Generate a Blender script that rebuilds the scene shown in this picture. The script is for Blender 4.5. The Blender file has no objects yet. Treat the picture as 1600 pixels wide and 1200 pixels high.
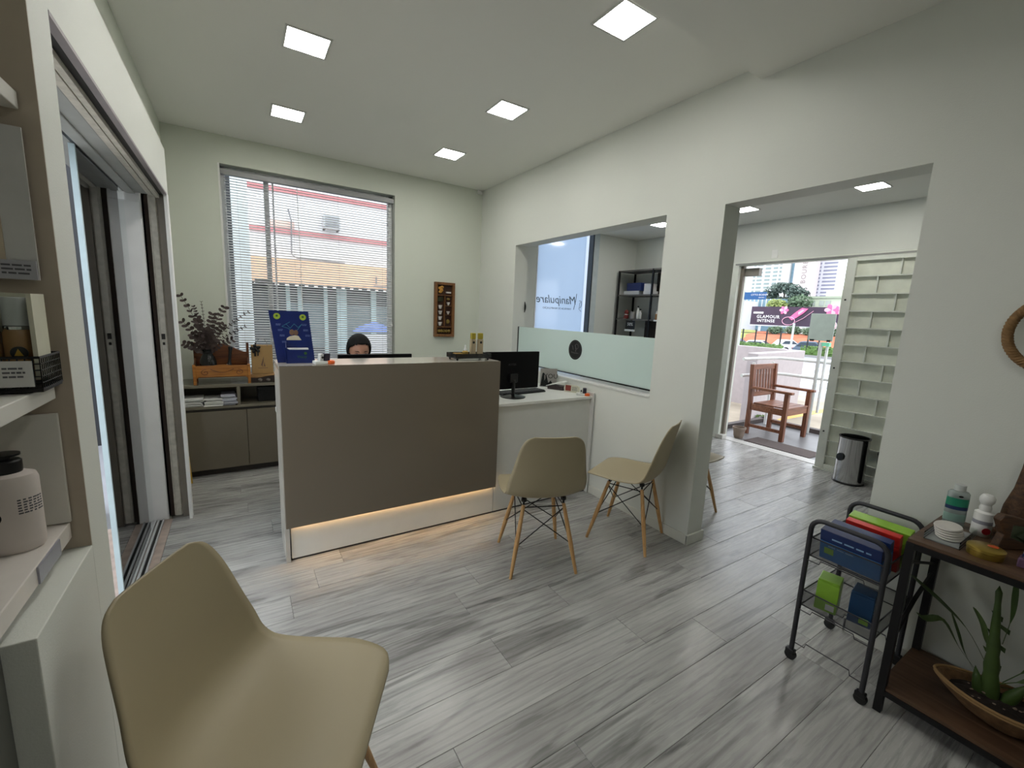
import bpy, bmesh, math, random
from mathutils import Vector, Matrix, noise
S = bpy.context.scene
C = S.collection
PI = math.pi
random.seed(7)

# ------------------------------------------------------------------ camera, sky, exposure
cd = bpy.data.cameras.new('camera'); cam = bpy.data.objects.new('camera', cd); C.objects.link(cam)
yaw, pitch, roll, F = -0.569, -0.161, 0.044, 672.0
fwd = Vector((-math.sin(yaw)*math.cos(pitch), math.cos(yaw)*math.cos(pitch), math.sin(pitch)))
r0 = Vector((math.cos(yaw), math.sin(yaw), 0)); u0 = r0.cross(fwd)
rt = math.cos(roll)*r0 + math.sin(roll)*u0; up = -math.sin(roll)*r0 + math.cos(roll)*u0
cam.matrix_world = Matrix(((rt.x, up.x, -fwd.x, 0.652), (rt.y, up.y, -fwd.y, 0.212), (rt.z, up.z, -fwd.z, 1.4415), (0, 0, 0, 1)))
cd.sensor_width = 36.0; cd.lens = 36.0*F/1600.0; cd.clip_start = 0.02; cd.clip_end = 600
S.camera = cam
S.view_settings.view_transform = 'Standard'; S.view_settings.look = 'None'
S.view_settings.exposure = 0.0; S.view_settings.gamma = 1.0; S.view_settings.use_curve_mapping = False
S.cycles.max_bounces = 10; S.cycles.diffuse_bounces = 5; S.cycles.glossy_bounces = 4
S.cycles.transparent_max_bounces = 16; S.cycles.transmission_bounces = 6
S.cycles.sample_clamp_indirect = 6.0; S.cycles.caustics_reflective = False; S.cycles.caustics_refractive = False
S.cycles.use_denoising = True
SKY = 3.0           # overcast white sky
LAMP = 48.0          # radiance of the ceiling panels
w = bpy.data.worlds.new('overcast_sky'); S.world = w; w.use_nodes = True
nt = w.node_tree; bg = nt.nodes['Background']
tc = nt.nodes.new('ShaderNodeTexCoord'); nz = nt.nodes.new('ShaderNodeTexNoise'); rp = nt.nodes.new('ShaderNodeValToRGB')
nz.inputs['Scale'].default_value = 2.0; nz.inputs['Detail'].default_value = 4
rp.color_ramp.elements[0].color = (0.80, 0.88, 1.0, 1); rp.color_ramp.elements[1].color = (0.98, 0.99, 1.0, 1)
nt.links.new(tc.outputs['Generated'], nz.inputs['Vector']); nt.links.new(nz.outputs['Fac'], rp.inputs['Fac'])
nt.links.new(rp.outputs['Color'], bg.inputs['Color']); bg.inputs['Strength'].default_value = SKY
sd = bpy.data.lights.new('veiled_sun', 'SUN'); sd.energy = 0.5; sd.angle = 0.6; sd.color = (1, .97, .92)
so = bpy.data.objects.new('veiled_sun', sd); C.objects.link(so); so.rotation_euler = (math.radians(42), 0, math.radians(-150))

# ------------------------------------------------------------------ materials
def lin(c):
    return tuple(((v/255)/12.92 if v/255 <= 0.04045 else ((v/255+0.055)/1.055)**2.4) for v in c)
MATS = {}
def mat(name, c, rough=0.5, metal=0.0, var=0.06, scale=12.0, bump=0.0, bscale=60.0, emit=0.0, alpha=1.0, trans=0.0, coat=0.0, srgb=True, stretch=None, spec=0.5, ior=1.45):
    if name in MATS: return MATS[name]
    m = bpy.data.materials.new(name); m.use_nodes = True; t = m.node_tree; b = t.nodes['Principled BSDF']
    c = lin(c) if srgb else c
    co = t.nodes.new('ShaderNodeTexCoord'); n = t.nodes.new('ShaderNodeTexNoise'); n.inputs['Scale'].default_value = scale; n.inputs['Detail'].default_value = 5
    src = co.outputs['Object']
    if stretch:
        mp = t.nodes.new('ShaderNodeMapping'); mp.inputs['Scale'].default_value = stretch
        t.links.new(src, mp.inputs['Vector']); src = mp.outputs['Vector']
    t.links.new(src, n.inputs['Vector'])
    r = t.nodes.new('ShaderNodeValToRGB')
    r.color_ramp.elements[0].position = 0.3; r.color_ramp.elements[1].position = 0.7
    r.color_ramp.elements[0].color = tuple(max(0, v*(1-var)) for v in c)+(1,)
    r.color_ramp.elements[1].color = tuple(min(1, v*(1+var)) for v in c)+(1,)
    t.links.new(n.outputs['Fac'], r.inputs['Fac']); t.links.new(r.outputs['Color'], b.inputs['Base Color'])
    b.inputs['Roughness'].default_value = rough; b.inputs['Metallic'].default_value = metal
    b.inputs['Specular IOR Level'].default_value = spec; b.inputs['IOR'].default_value = ior
    if bump:
        n2 = t.nodes.new('ShaderNodeTexNoise'); n2.inputs['Scale'].default_value = bscale; n2.inputs['Detail'].default_value = 3
        bp = t.nodes.new('ShaderNodeBump'); bp.inputs['Strength'].default_value = bump; bp.inputs['Distance'].default_value = 0.002
        t.links.new(src, n2.inputs['Vector']); t.links.new(n2.outputs['Fac'], bp.inputs['Height']); t.links.new(bp.outputs['Normal'], b.inputs['Normal'])
    if emit: b.inputs['Emission Color'].default_value = c+(1,); b.inputs['Emission Strength'].default_value = emit
    if trans: b.inputs['Transmission Weight'].default_value = trans
    if coat: b.inputs['Coat Weight'].default_value = coat; b.inputs['Coat Roughness'].default_value = 0.05
    if alpha < 1: b.inputs['Alpha'].default_value = alpha
    MATS[name] = m; return m
def sheet_glass(name, tint=(0.96, 0.98, 0.97), ior=1.5, refl=(1, 1, 1)):
    if name in MATS: return MATS[name]
    m = bpy.data.materials.new(name); m.use_nodes = True; t = m.node_tree; t.nodes.clear()
    o = t.nodes.new('ShaderNodeOutputMaterial'); mx = t.nodes.new('ShaderNodeMixShader'); f = t.nodes.new('ShaderNodeFresnel'); f.inputs['IOR'].default_value = ior
    a = t.nodes.new('ShaderNodeBsdfTransparent'); a.inputs['Color'].default_value = tint+(1,)
    g = t.nodes.new('ShaderNodeBsdfGlossy'); g.inputs['Roughness'].default_value = 0.0; g.inputs['Color'].default_value = refl+(1,)
    t.links.new(f.outputs[0], mx.inputs[0]); t.links.new(a.outputs[0], mx.inputs[1]); t.links.new(g.outputs[0], mx.inputs[2]); t.links.new(mx.outputs[0], o.inputs['Surface'])
    MATS[name] = m; return m
def frosted(name, c, tr=0.6, gloss=0.08, rough=0.15):
    if name in MATS: return MATS[name]
    m = bpy.data.materials.new(name); m.use_nodes = True; t = m.node_tree; t.nodes.clear()
    o = t.nodes.new('ShaderNodeOutputMaterial'); c = lin(c)+(1,)
    d = t.nodes.new('ShaderNodeBsdfDiffuse'); d.inputs['Color'].default_value = c
    l = t.nodes.new('ShaderNodeBsdfTranslucent'); l.inputs['Color'].default_value = c
    g = t.nodes.new('ShaderNodeBsdfGlossy'); g.inputs['Roughness'].default_value = rough
    m1 = t.nodes.new('ShaderNodeMixShader'); m1.inputs[0].default_value = tr
    m2 = t.nodes.new('ShaderNodeMixShader'); m2.inputs[0].default_value = gloss
    t.links.new(d.outputs[0], m1.inputs[1]); t.links.new(l.outputs[0], m1.inputs[2]); t.links.new(m1.outputs[0], m2.inputs[1]); t.links.new(g.outputs[0], m2.inputs[2]); t.links.new(m2.outputs[0], o.inputs['Surface'])
    MATS[name] = m; return m
def wood(name, c1, c2, axis='x', rough=0.45, scale=6.0, coat=0.0):
    if name in MATS: return MATS[name]
    m = mat(name, c1, rough=rough, bump=0.15, bscale=30, coat=coat); t = m.node_tree
    for n in list(t.nodes):
        if n.type in ('VALTORGB', 'TEX_NOISE', 'BUMP'): t.nodes.remove(n)
    b = t.nodes['Principled BSDF']; co = [n for n in t.nodes if n.type == 'TEX_COORD'][0]
    mp = t.nodes.new('ShaderNodeMapping'); s = [scale*2.5]*3; s['xyz'.index(axis)] = scale*0.25; mp.inputs['Scale'].default_value = s
    n = t.nodes.new('ShaderNodeTexNoise'); n.inputs['Scale'].default_value = 3; n.inputs['Detail'].default_value = 8; n.inputs['Distortion'].default_value = 1.2
    r = t.nodes.new('ShaderNodeValToRGB'); r.color_ramp.elements[0].position = 0.32; r.color_ramp.elements[1].position = 0.68
    r.color_ramp.elements[0].color = lin(c2)+(1,); r.color_ramp.elements[1].color = lin(c1)+(1,)
    t.links.new(co.outputs['Object'], mp.inputs['Vector']); t.links.new(mp.outputs['Vector'], n.inputs['Vector']); t.links.new(n.outputs['Fac'], r.inputs['Fac']); t.links.new(r.outputs['Color'], b.inputs['Base Color'])
    return m

WALL = mat('wall_paint', (214, 216, 209), rough=0.55, var=0.015, scale=1.5, bump=0.25, bscale=220)
WALL2 = mat('wall_paint_sage', (205, 209, 197), rough=0.6, var=0.015, scale=1.5, bump=0.2, bscale=220)
CEIL = mat('ceiling_paint', (232, 232, 226), rough=0.8, var=0.01, scale=1.0)
WHITE = mat('white_lacquer', (222, 223, 219), rough=0.35, var=0.02)
WHITEP = mat('white_plastic', (225, 225, 222), rough=0.35, var=0.02)
BLACK = mat('black_plastic', (14, 14, 15), rough=0.3, var=0.1)
BLACKM = mat('black_metal', (22, 21, 22), rough=0.4, metal=0.3, var=0.1)
GREYM = mat('grey_metal', (66, 66, 70), rough=0.4, metal=0.5, var=0.08)
CHROME = mat('chrome', (190, 190, 190), rough=0.12, metal=1.0, var=0.02)
ALU = mat('aluminium', (206, 208, 210), rough=0.4, metal=0.5, var=0.05)
TAUPE = mat('taupe_gloss_lacquer', (112, 103, 90), rough=0.16, var=0.02, scale=1.0, spec=0.5)
TAUPE2 = mat('taupe_cabinet', (120, 114, 100), rough=0.22, var=0.02, scale=2.0)
BEIGE = mat('beige_polypropylene', (164, 152, 124), rough=0.42, var=0.015, scale=3, bump=0.05, bscale=400)
BEECH = wood('beech_wood', (206, 165, 112), (176, 132, 82), 'z', 0.45, 8)
PANE = sheet_glass('window_glass', ior=1.22)

# ------------------------------------------------------------------ mesh helpers
class MB:
    def __init__(s): s.b = bmesh.new()
    def box(s, x0, x1, y0, y1, z0, z1, M=None):
        r = bmesh.ops.create_cube(s.b, size=1.0)['verts']
        T = Matrix.Translation(((x0+x1)/2, (y0+y1)/2, (z0+z1)/2)) @ Matrix.Diagonal((abs(x1-x0), abs(y1-y0), abs(z1-z0), 1))
        if M is not None: T = M @ T
        bmesh.ops.transform(s.b, matrix=T, verts=r); return s
    def cyl(s, p0, p1, r0, r1=None, n=16, cap=True):
        r1 = r0 if r1 is None else r1
        p0, p1 = Vector(p0), Vector(p1); d = p1-p0; L = d.length
        r = bmesh.ops.create_cone(s.b, cap_ends=cap, segments=n, radius1=r0, radius2=r1, depth=L)['verts']
        q = d.to_track_quat('Z', 'Y').to_matrix().to_4x4()
        bmesh.ops.transform(s.b, matrix=Matrix.Translation((p0+p1)/2) @ q, verts=r); return s
    def sph(s, c, r, sc=(1, 1, 1), n=16, M=None):
        v = bmesh.ops.create_uvsphere(s.b, u_segments=n, v_segments=max(6, n*2//3), radius=r)['verts']
        T = Matrix.Translation(c) @ (M or Matrix()) @ Matrix.Diagonal((sc[0], sc[1], sc[2], 1))
        bmesh.ops.transform(s.b, matrix=T, verts=v); return s
    def tube(s, pts, r, n=8, closed=False):
        pts = [Vector(p) for p in pts]; N = len(pts); rings = []; ref = None
        for i, p in enumerate(pts):
            a = pts[(i-1) % N] if (i > 0 or closed) else p; c = pts[(i+1) % N] if (i < N-1 or closed) else p
            t = (c-a).normalized()
            if ref is None:
                ref = t.orthogonal().normalized()
            ref = (ref - t*ref.dot(t)).normalized(); bn = t.cross(ref)
            rr = r[i] if isinstance(r, (list, tuple)) else r
            rings.append([s.b.verts.new(p + (math.cos(2*PI*k/n)*ref + math.sin(2*PI*k/n)*bn)*rr) for k in range(n)])
        for i in range(N-1 + (1 if closed else 0)):
            A, B = rings[i], rings[(i+1) % N]
            for k in range(n): s.b.faces.new((A[k], A[(k+1) % n], B[(k+1) % n], B[k]))
        if not closed:
            s.b.faces.new(list(reversed(rings[0]))); s.b.faces.new(rings[-1])
        return s
    def lathe(s, prof, c=(0, 0, 0), n=24, sc=(1, 1), M=None):
        rings = []; c = Vector(c)
        def put(v): 
            v = Vector(v)
            return s.b.verts.new(c + (M @ v if M else v))
        for r, z in prof:
            if r < 1e-6: rings.append([put((0, 0, z))])
            else: rings.append([put((math.cos(2*PI*k/n)*r*sc[0], math.sin(2*PI*k/n)*r*sc[1], z)) for k in range(n)])
        for A, B in zip(rings, rings[1:]):
            for k in range(n):
                k2 = (k+1) % n
                if len(A) == 1 and len(B) == 1: continue
                if len(A) == 1: s.b.faces.new((A[0], B[k2], B[k]))
                elif len(B) == 1: s.b.faces.new((A[k], A[k2], B[0]))
                else: s.b.faces.new((A[k], A[k2], B[k2], B[k]))
        return s
    def prism(s, poly, a, b, axis='z'):
        def P(u, v, t): return {'z': (u, v, t), 'y': (u, t, v), 'x': (t, u, v)}[axis]
        A = [s.b.verts.new(P(u, v, a)) for u, v in poly]; B = [s.b.verts.new(P(u, v, b)) for u, v in poly]
        n = len(poly); s.b.faces.new(A); s.b.faces.new(list(reversed(B)))
        for k in range(n): s.b.faces.new((A[k], B[k], B[(k+1) % n], A[(k+1) % n]))
        return s
    def grid(s, f, nu, nv):
        V = [[s.b.verts.new(f(i/nu, j/nv)) for j in range(nv+1)] for i in range(nu+1)]
        for i in range(nu):
            for j in range(nv): s.b.faces.new((V[i][j], V[i+1][j], V[i+1][j+1], V[i][j+1]))
        return s
    def build(s, name, m, parent=None, bevel=0.0, smooth=False, solid=0.0, seg=2, sub=0):
        bmesh.ops.recalc_face_normals(s.b, faces=s.b.faces)
        me = bpy.data.meshes.new(name); s.b.to_mesh(me); s.b.free()
        o = bpy.data.objects.new(name, me); C.objects.link(o)
        if m: me.materials.append(m)
        if parent is not None: o.parent = parent
        if smooth:
            for p in me.polygons: p.use_smooth = True
        if solid: md = o.modifiers.new('s', 'SOLIDIFY'); md.thickness = solid; md.offset = 0
        if sub: md = o.modifiers.new('u', 'SUBSURF'); md.levels = sub; md.render_levels = sub
        if bevel:
            md = o.modifiers.new('b', 'BEVEL'); md.width = bevel; md.segments = seg; md.limit_method = 'ANGLE'; md.angle_limit = math.radians(40)
        if smooth and not sub:
            try: me.set_sharp_from_angle(angle=math.radians(38))
            except Exception: pass
        return o
def thing(name, label, cat, loc=(0, 0, 0), rz=0.0, group=None):
    o = bpy.data.objects.new(name, None); C.objects.link(o); o.empty_display_size = 0.05
    o.location = loc; o.rotation_euler = (0, 0, rz); return tag(o, label, cat, group)
def tag(o, label, cat, group=None):
    o['label'] = label; o['category'] = cat
    if group: o['group'] = group
    return o
def struct(o): o['kind'] = 'structure'; return o
def dup(root, loc=None, rz=None, label=None, group=None):
    r = root.copy(); C.objects.link(r)
    if loc is not None: r.location = loc
    if rz is not None: r.rotation_euler = (0, 0, rz)
    if label: r['label'] = label
    if group: r['group'] = group
    for ch in list(root.children):
        c = ch.copy(); C.objects.link(c); c.parent = r
        for g in list(ch.children):
            d = g.copy(); C.objects.link(d); d.parent = c
    return r
def box(name, m, parent, *a, bevel=0.0, smooth=False):
    return MB().box(*a).build(name, m, parent, bevel=bevel, smooth=smooth)
def text(name, body, size, m, parent, M, mirror=False, extrude=0.0005, shear=0.0, align='CENTER', space=1.0, bold=0.0):
    cu = bpy.data.curves.new(name, 'FONT'); cu.body = body; cu.size = size; cu.extrude = extrude; cu.align_x = align; cu.align_y = 'CENTER'
    cu.shear = shear; cu.space_character = space; cu.resolution_u = 2; cu.offset = bold
    o = bpy.data.objects.new(name, cu); C.objects.link(o); bpy.context.view_layer.update()
    me = bpy.data.meshes.new_from_object(o); bpy.data.objects.remove(o); bpy.data.curves.remove(cu)
    if mirror:
        for v in me.vertices: v.co.x = -v.co.x
    me.transform(M); me.materials.clear(); me.materials.append(m)
    o = bpy.data.objects.new(name, me); C.objects.link(o)
    if parent is not None: o.parent = parent
    return o
def TM(x, y, z, rx=90, ry=0, rz=0):
    return Matrix.Translation((x, y, z)) @ Matrix.Rotation(math.radians(rz), 4, 'Z') @ Matrix.Rotation(math.radians(ry), 4, 'Y') @ Matrix.Rotation(math.radians(rx), 4, 'X')
def fix(root):
    T = Matrix.Translation(-Vector(root.location))
    for c in root.children: c.matrix_parent_inverse = T
    return root

# ------------------------------------------------------------------ room shell
XL, XB, W, T, YB, H, H2, XE, HE, YE = 0.21, 0.332, 3.067, 0.152, 4.78, 2.80, 2.73, 5.775, 2.605, 4.91
YR = -1.6      # wall behind the camera
def plank_material():
    m = bpy.data.materials.new('grey_oak_laminate'); m.use_nodes = True; t = m.node_tree; b = t.nodes['Principled BSDF']
    N = t.nodes.new; L = t.links.new
    co = N('ShaderNodeTexCoord'); oi = N('ShaderNodeObjectInfo')
    off = N('ShaderNodeVectorMath'); off.operation = 'SCALE'; cx = N('ShaderNodeCombineXYZ')
    L(oi.outputs['Random'], cx.inputs[0]); L(oi.outputs['Random'], cx.inputs[1]); L(oi.outputs['Random'], cx.inputs[2])
    L(cx.outputs[0], off.inputs[0]); off.inputs['Scale'].default_value = 57.0
    add = N('ShaderNodeVectorMath'); L(co.outputs['Object'], add.inputs[0]); L(off.outputs[0], add.inputs[1])
    def nz(scl, s, d, dist=0.0, rough=0.55):
        mp = N('ShaderNodeMapping'); mp.inputs['Scale'].default_value = scl; L(add.outputs[0], mp.inputs['Vector'])
        n = N('ShaderNodeTexNoise'); n.inputs['Scale'].default_value = s; n.inputs['Detail'].default_value = d; n.inputs['Distortion'].default_value = dist; n.inputs['Roughness'].default_value = rough
        L(mp.outputs[0], n.inputs['Vector']); return n
    fine = nz((1.6, 30.0, 1), 3.0, 8, 0.3); streak = nz((.55, 5.0, 1), 2.0, 5, 1.8); cloud = nz((1.1, 3.0, 1), 1.5, 4, 0.5)
    # cathedral rings around knots
    mpw = N('ShaderNodeMapping'); mpw.inputs['Scale'].default_value = (0.55, 4.6, 1); L(add.outputs[0], mpw.inputs['Vector'])
    wv = N('ShaderNodeTexWave'); wv.wave_type = 'BANDS'; wv.bands_direction = 'Y'; wv.inputs['Scale'].default_value = 2.1; wv.inputs['Distortion'].default_value = 9.0
    wv.inputs['Detail'].default_value = 3; wv.inputs['Detail Scale'].default_value = 0.9; L(mpw.outputs[0], wv.inputs['Vector'])
    def ramp(src, p0, p1, a, c):
        r = N('ShaderNodeMapRange'); r.inputs['From Min'].default_value = p0; r.inputs['From Max'].default_value = p1; r.inputs['To Min'].default_value = a; r.inputs['To Max'].default_value = c; r.clamp = True
        L(src, r.inputs['Value']); return r.outputs[0]
    def mul(a, c):
        q = N('ShaderNodeMath'); q.operation = 'MULTIPLY'; L(a, q.inputs[0]); L(c, q.inputs[1]); return q.outputs[0]
    v = ramp(fine.outputs['Fac'], .3, .7, .94, 1.04)
    v = mul(v, ramp(streak.outputs['Fac'], .30, .44, .58, 1.0))
    v = mul(v, ramp(cloud.outputs['Fac'], .3, .7, .80, 1.14))
    kn = nz((.42, 2.6, 1), 1.7, 3, 2.6, .45); v = mul(v, ramp(kn.outputs['Fac'], .36, .43, .64, 1.0))
    v = mul(v, ramp(wv.outputs['Fac'], 0, .35, .83, 1.02))
    v = mul(v, ramp(oi.outputs['Random'], 0, 1, .90, 1.08))
    mixc = N('ShaderNodeMix'); mixc.data_type = 'RGBA'; mixc.blend_type = 'MIX'
    mixc.inputs[6].default_value = lin((170, 166, 164))+(1,); mixc.inputs[7].default_value = lin((176, 178, 174))+(1,)
    L(cloud.outputs['Fac'], mixc.inputs[0])
    sc = N('ShaderNodeVectorMath'); sc.operation = 'SCALE'; L(mixc.outputs[2], sc.inputs[0]); L(v, sc.inputs['Scale'])
    L(sc.outputs[0], b.inputs['Base Color'])
    L(ramp(fine.outputs['Fac'], .3, .7, .32, .22), b.inputs['Roughness'])
    bp = N('ShaderNodeBump'); bp.inputs['Strength'].default_value = 0.12; bp.inputs['Distance'].default_value = 0.001
    L(fine.outputs['Fac'], bp.inputs['Height']); L(bp.outputs[0], b.inputs['Normal'])
    return m
PLANK = plank_material()
floor = struct(box('floor', mat('floor_underlay', (96, 95, 93), rough=0.8), None, 0.222, 5.90, YR, YE, -0.12, -0.008))
PW, PL = 0.1847, 1.285
def plank_mesh(L):
    return MB().box(0.0005, L-0.0005, 0.0004, PW-0.0004, -0.008, 0).build('plank', PLANK, floor, bevel=0.0012, seg=1)
proto = plank_mesh(PL); used = False
fixed = {0: 1.541, 1: 2.003, -1: 2.143}
rng = random.Random(4)
for k in range(-17, 20):
    ya = 1.506 + k*PW
    if ya < YR - PW or ya > YE: continue
    st = fixed.get(k, rng.uniform(0, PL)); st = st - PL*math.ceil((st-0.222)/PL)
    x = st
    while x < 5.9:
        a, c = max(x, 0.222), min(x+PL, 5.90)
        if c-a > 0.02 and ya > YR-0.1 and not (a > XE+.1):
            if abs(c-a-PL) < 1e-6 and ya+PW < YE:
                o = proto if not used else proto.copy()
                if used: C.objects.link(o)
                used = True; o.location = (a, ya, 0)
            else:
                y1 = min(ya+PW, YE) - ya
                o = MB().box(0.0006, c-a-0.0006, 0.0006, y1-0.0006, -0.008, 0).build('plank', PLANK, floor, bevel=0.0012, seg=1); o.location = (a, ya, 0)
        x += PL

def wall(name, m, *boxes, bevel=0.0):
    b = MB()
    for q in boxes: b.box(*q)
    return struct(b.build(name, m, None, bevel=bevel))
# back wall with the window opening
WX0, WX1, WZ0, WZ1 = 0.574, 2.064, 0.80, 2.577
wb = wall('wall_back', WALL2, (0.0, WX0, YB, YB+.15, -.1, 2.9), (WX1, W+.08, YB, YB+.15, -.1, 2.9), (WX0, WX1, YB, YB+.15, -.1, WZ0), (WX0, WX1, YB, YB+.15, WZ1, 2.9))
# partition on the right: pass-through and the wide opening
P0, P1, PZ0, PZ1 = 2.194, 4.03, 0.906, 2.128
O0, O1, OZ = 0.894, 1.786, 2.121
wr = wall('wall_right', WALL, (W, W+T, P1, YE, -.1, 2.9), (W, W+T, P0, P1, -.1, PZ0), (W, W+T, P0, P1, PZ1, 2.9), (W, W+T, O1, P0, -.1, 2.9), (W, W+T, O0, O1, OZ, 2.9), (W, W+T, YR, O0, -.1, 2.9))
wall('wall_rear', WALL, (-.1, W+.05, YR-.12, YR, -.1, 2.9))
# left side: set-back wall, boxed surround of the sliding door, pier, deep shelf recess
wall('wall_left', WALL2, (XL-.12, XL, 3.70, YB+.1, -.1, 2.9), (XL-.12, XL, YR, 3.70, 2.06, 2.9))
wall('wall_left_surround', WALL, (XL, XB, 1.672, 3.664, 2.06, 2.322), (0.0, XB, 1.540, 1.676, -.1, 2.322), (0.0, XB, 1.196, 1.540, -.1, 0.854), bevel=0.002)
wall('wall_left_recess', WALL, (-.17, -.05, YR, 1.676, -.1, 2.9), (-.05, XL-.12, 1.545, 1.676, -.1, 2.9), (-.05, XL, YR, 1.54, 2.322, 2.4))
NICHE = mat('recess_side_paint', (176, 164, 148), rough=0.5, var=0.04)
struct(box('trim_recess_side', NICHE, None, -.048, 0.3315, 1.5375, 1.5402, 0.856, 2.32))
# ceilings
struct(box('ceiling', CEIL, None, XL-.1, W+.02, 1.665, YB+.05, H, H+.1))
struct(box('ceiling_lowered', CEIL, None, -.17, W+.02, YR, 1.665, H2, H+.1))
struct(box('ceiling_entry', CEIL, None, W+T, 6.0, 0.2, YE+.05, HE, HE+.12))
# entry hall walls
wall('wall_entry_south', WALL, (W+T, 6.0, 0.2, 0.32, -.1, HE+.1))
GX0, GX1 = 3.965, 4.905
wall('wall_entry_back', WALL, (W+T, GX0, YE, YE+.14, -.1, HE+.1), (5.02, 6.0, YE, YE+.14, -.1, HE+.1), (GX0, 5.02, YE, YE+.14, -.1, 0.35))
D0, D1, DZ = 1.2, 3.352, 2.165
wall('wall_entrance', WALL, (XE, XE+.16, D1, YE+.1, -.1, HE+.1), (XE, XE+.16, .3, D0, -.1, HE+.1), (XE, XE+.16, D0, D1, DZ, HE+.1))
# baseboards
BB = mat('white_baseboard', (214, 214, 205), rough=0.4, var=0.02)
def bb(name, *b):
    q = MB(); 
    for k in b: q.box(*k)
    return struct(q.build(name, BB, None, bevel=0.003))
bb('baseboard_right', (W-.014, W, O1-.012, 2.72, 0, .068), (W-.014, W+T+.012, O1-.014, O1, 0, .068), (W+T, W+T+.014, O1, 4.0, 0, .068))
bb('baseboard_near', (W-.014, W, YR, O0+.012, 0, .068), (W-.014, W+T+.012, O0, O0+.014, 0, .068))
bb('baseboard_entry', (XE-.014, XE, D1, YE, 0, .068))

# ------------------------------------------------------------------ back window: frame, panes, blind
FR = mat('white_window_frame', (240, 242, 242), rough=0.4, var=0.03)
win = struct(MB().box(WX0, WX0+.045, 4.87, 4.925, WZ0, WZ1).box(WX1-.045, WX1, 4.87, 4.925, WZ0, WZ1).box(WX0, WX1, 4.87, 4.925, WZ1-.05, WZ1).box(WX0, WX1, 4.87, 4.925, WZ0, WZ0+.05).build('window_1', FR, None, bevel=.003))
MB().box(.905, .945, 4.872, 4.92, WZ0+.05, WZ1-.05).build('mullion', FR, win, bevel=.003)
MB().box(.972, .985, 4.885, 4.93, WZ0+.05, WZ1-.05).build('mullion', FR, win, bevel=.003)
MB().box(.80, .925, 4.868, 4.874, 1.62, 1.66).build('latch', ALU, win, bevel=.002)
box('pane', PANE, win, WX0+.045, .905, 4.895, 4.899, WZ0+.05, WZ1-.05)
box('pane', PANE, win, .99, WX1-.045, 4.907, 4.911, WZ0+.05, WZ1-.05)
struct(MB().box(WX0-.002, WX0+.012, YB-.006, YB+.10, .78, WZ1).build('trim_1', WHITEP, None))
SL = mat('blind_slat_white', (196, 197, 199), rough=0.45, var=0.03)
blind = thing('venetian_blind', 'white aluminium venetian blind lowered over the big back window', 'blind', (1.32, 4.82, 2.55))
MB().box(WX0+.014, WX1-.006, 4.795, 4.845, 2.50, 2.545).build('head_rail', mat('grey_rail', (150, 150, 152), rough=.4), blind, bevel=.003)
slm = None; tilt = math.radians(27); z = 2.478; i = 0
def slat_mesh():
    def f(u, v):
        yy = (v-.5)*.0255; zz = .0022*(1-(2*v-1)**2)
        return (-.715+u*1.43+0.0, yy*math.cos(tilt)-zz*math.sin(tilt), yy*math.sin(tilt)+zz)
    return MB().grid(f, 1, 4).build('slat', SL, blind, smooth=True)
sl0 = slat_mesh(); n = 0
while z > 0.865:
    o = sl0 if n == 0 else sl0.copy()
    if n: C.objects.link(o)
    o.location = (1.322, 4.82, z); z -= .0222; n += 1
MB().box(WX0+.02, WX1-.02, 4.808, 4.832, .838, .858).build('bottom_rail', SL, blind, bevel=.003)
CORD = mat('cord_grey', (120, 120, 122), rough=.7)
for x in (.70, 1.13, 1.52, 1.94):
    MB().tube([(x, 4.806, 2.5), (x, 4.806, .86)], .0009, 4).build('ladder_cord', CORD, blind)
MB().tube([(1.165, 4.79, 2.49), (1.175, 4.785, 1.9), (1.18, 4.785, 1.02)], .0035, 6).build('tilt_wand', WHITEP, blind)
MB().tube([(2.02, 4.79, 2.49), (2.03, 4.785, 1.3)], .002, 6).build('pull_cord', WHITEP, blind)
MB().sph((2.03, 4.785, 1.27), .011, (1, 1, 1.8), 10).build('cord_tassel', WHITEP, blind, smooth=True)
fix(blind)

# ------------------------------------------------------------------ ceiling lights
DIFF = mat('led_diffuser', (255, 253, 247), emit=LAMP, var=0.0)
TRIM = mat('light_trim', (205, 205, 200), rough=.5)
def light(x, y, h, label, s=.11):
    t = thing('ceiling_light', label, 'ceiling light', (x, y, h), 0, 'square recessed ceiling lights')
    b = MB()
    for a in ((-s, s, -s, -s+.012), (-s, s, s-.012, s), (-s, -s+.012, -s+.012, s-.012), (s-.012, s, -s+.012, s-.012)): b.box(*a, -.006, 0)
    b.build('frame', TRIM, t, bevel=.001)
    MB().box(-s+.012, s-.012, -s+.012, s-.012, -.005, -.0005).build('diffuser', DIFF, t)
    return t
light(1.03, 2.945, H, 'square lit ceiling panel nearest the top left, above the counter')
light(1.03, 3.965, H, 'square lit ceiling panel on the left, in front of the blinds')
light(2.262, 2.94, H, 'square lit ceiling panel in the middle, third from the right partition corner')
light(2.29, 3.95, H, 'square lit ceiling panel farthest back, near the corner above the wall frame')
light(2.228, 1.85, H, 'largest lit square ceiling panel at the top edge, beside the ceiling step')
light(5.115, 3.93, HE, 'lit ceiling panel seen through the pass-through window')
light(5.10, 2.89, HE, 'lit entry hall ceiling panel on the left, partly behind the post', .105)
light(5.11, 1.83, HE, 'lit entry hall ceiling panel on the right, above the entrance gate', .105)
light(1.03, 1.925, H, 'square lit ceiling panel just above the top picture edge on the left')
light(1.45, -.35, H2, 'unseen lit ceiling panel added behind the camera to brighten the near walls')  # unseen panel, added to brighten the near end of the room
tag(MB().box(3.0, 3.055, YB-.028, YB, 2.755, 2.795).sph((3.028, YB-.03, 2.77), .014).build('motion_sensor', WHITEP, None, bevel=.005), 'small white motion sensor high in the back corner', 'sensor')

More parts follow.
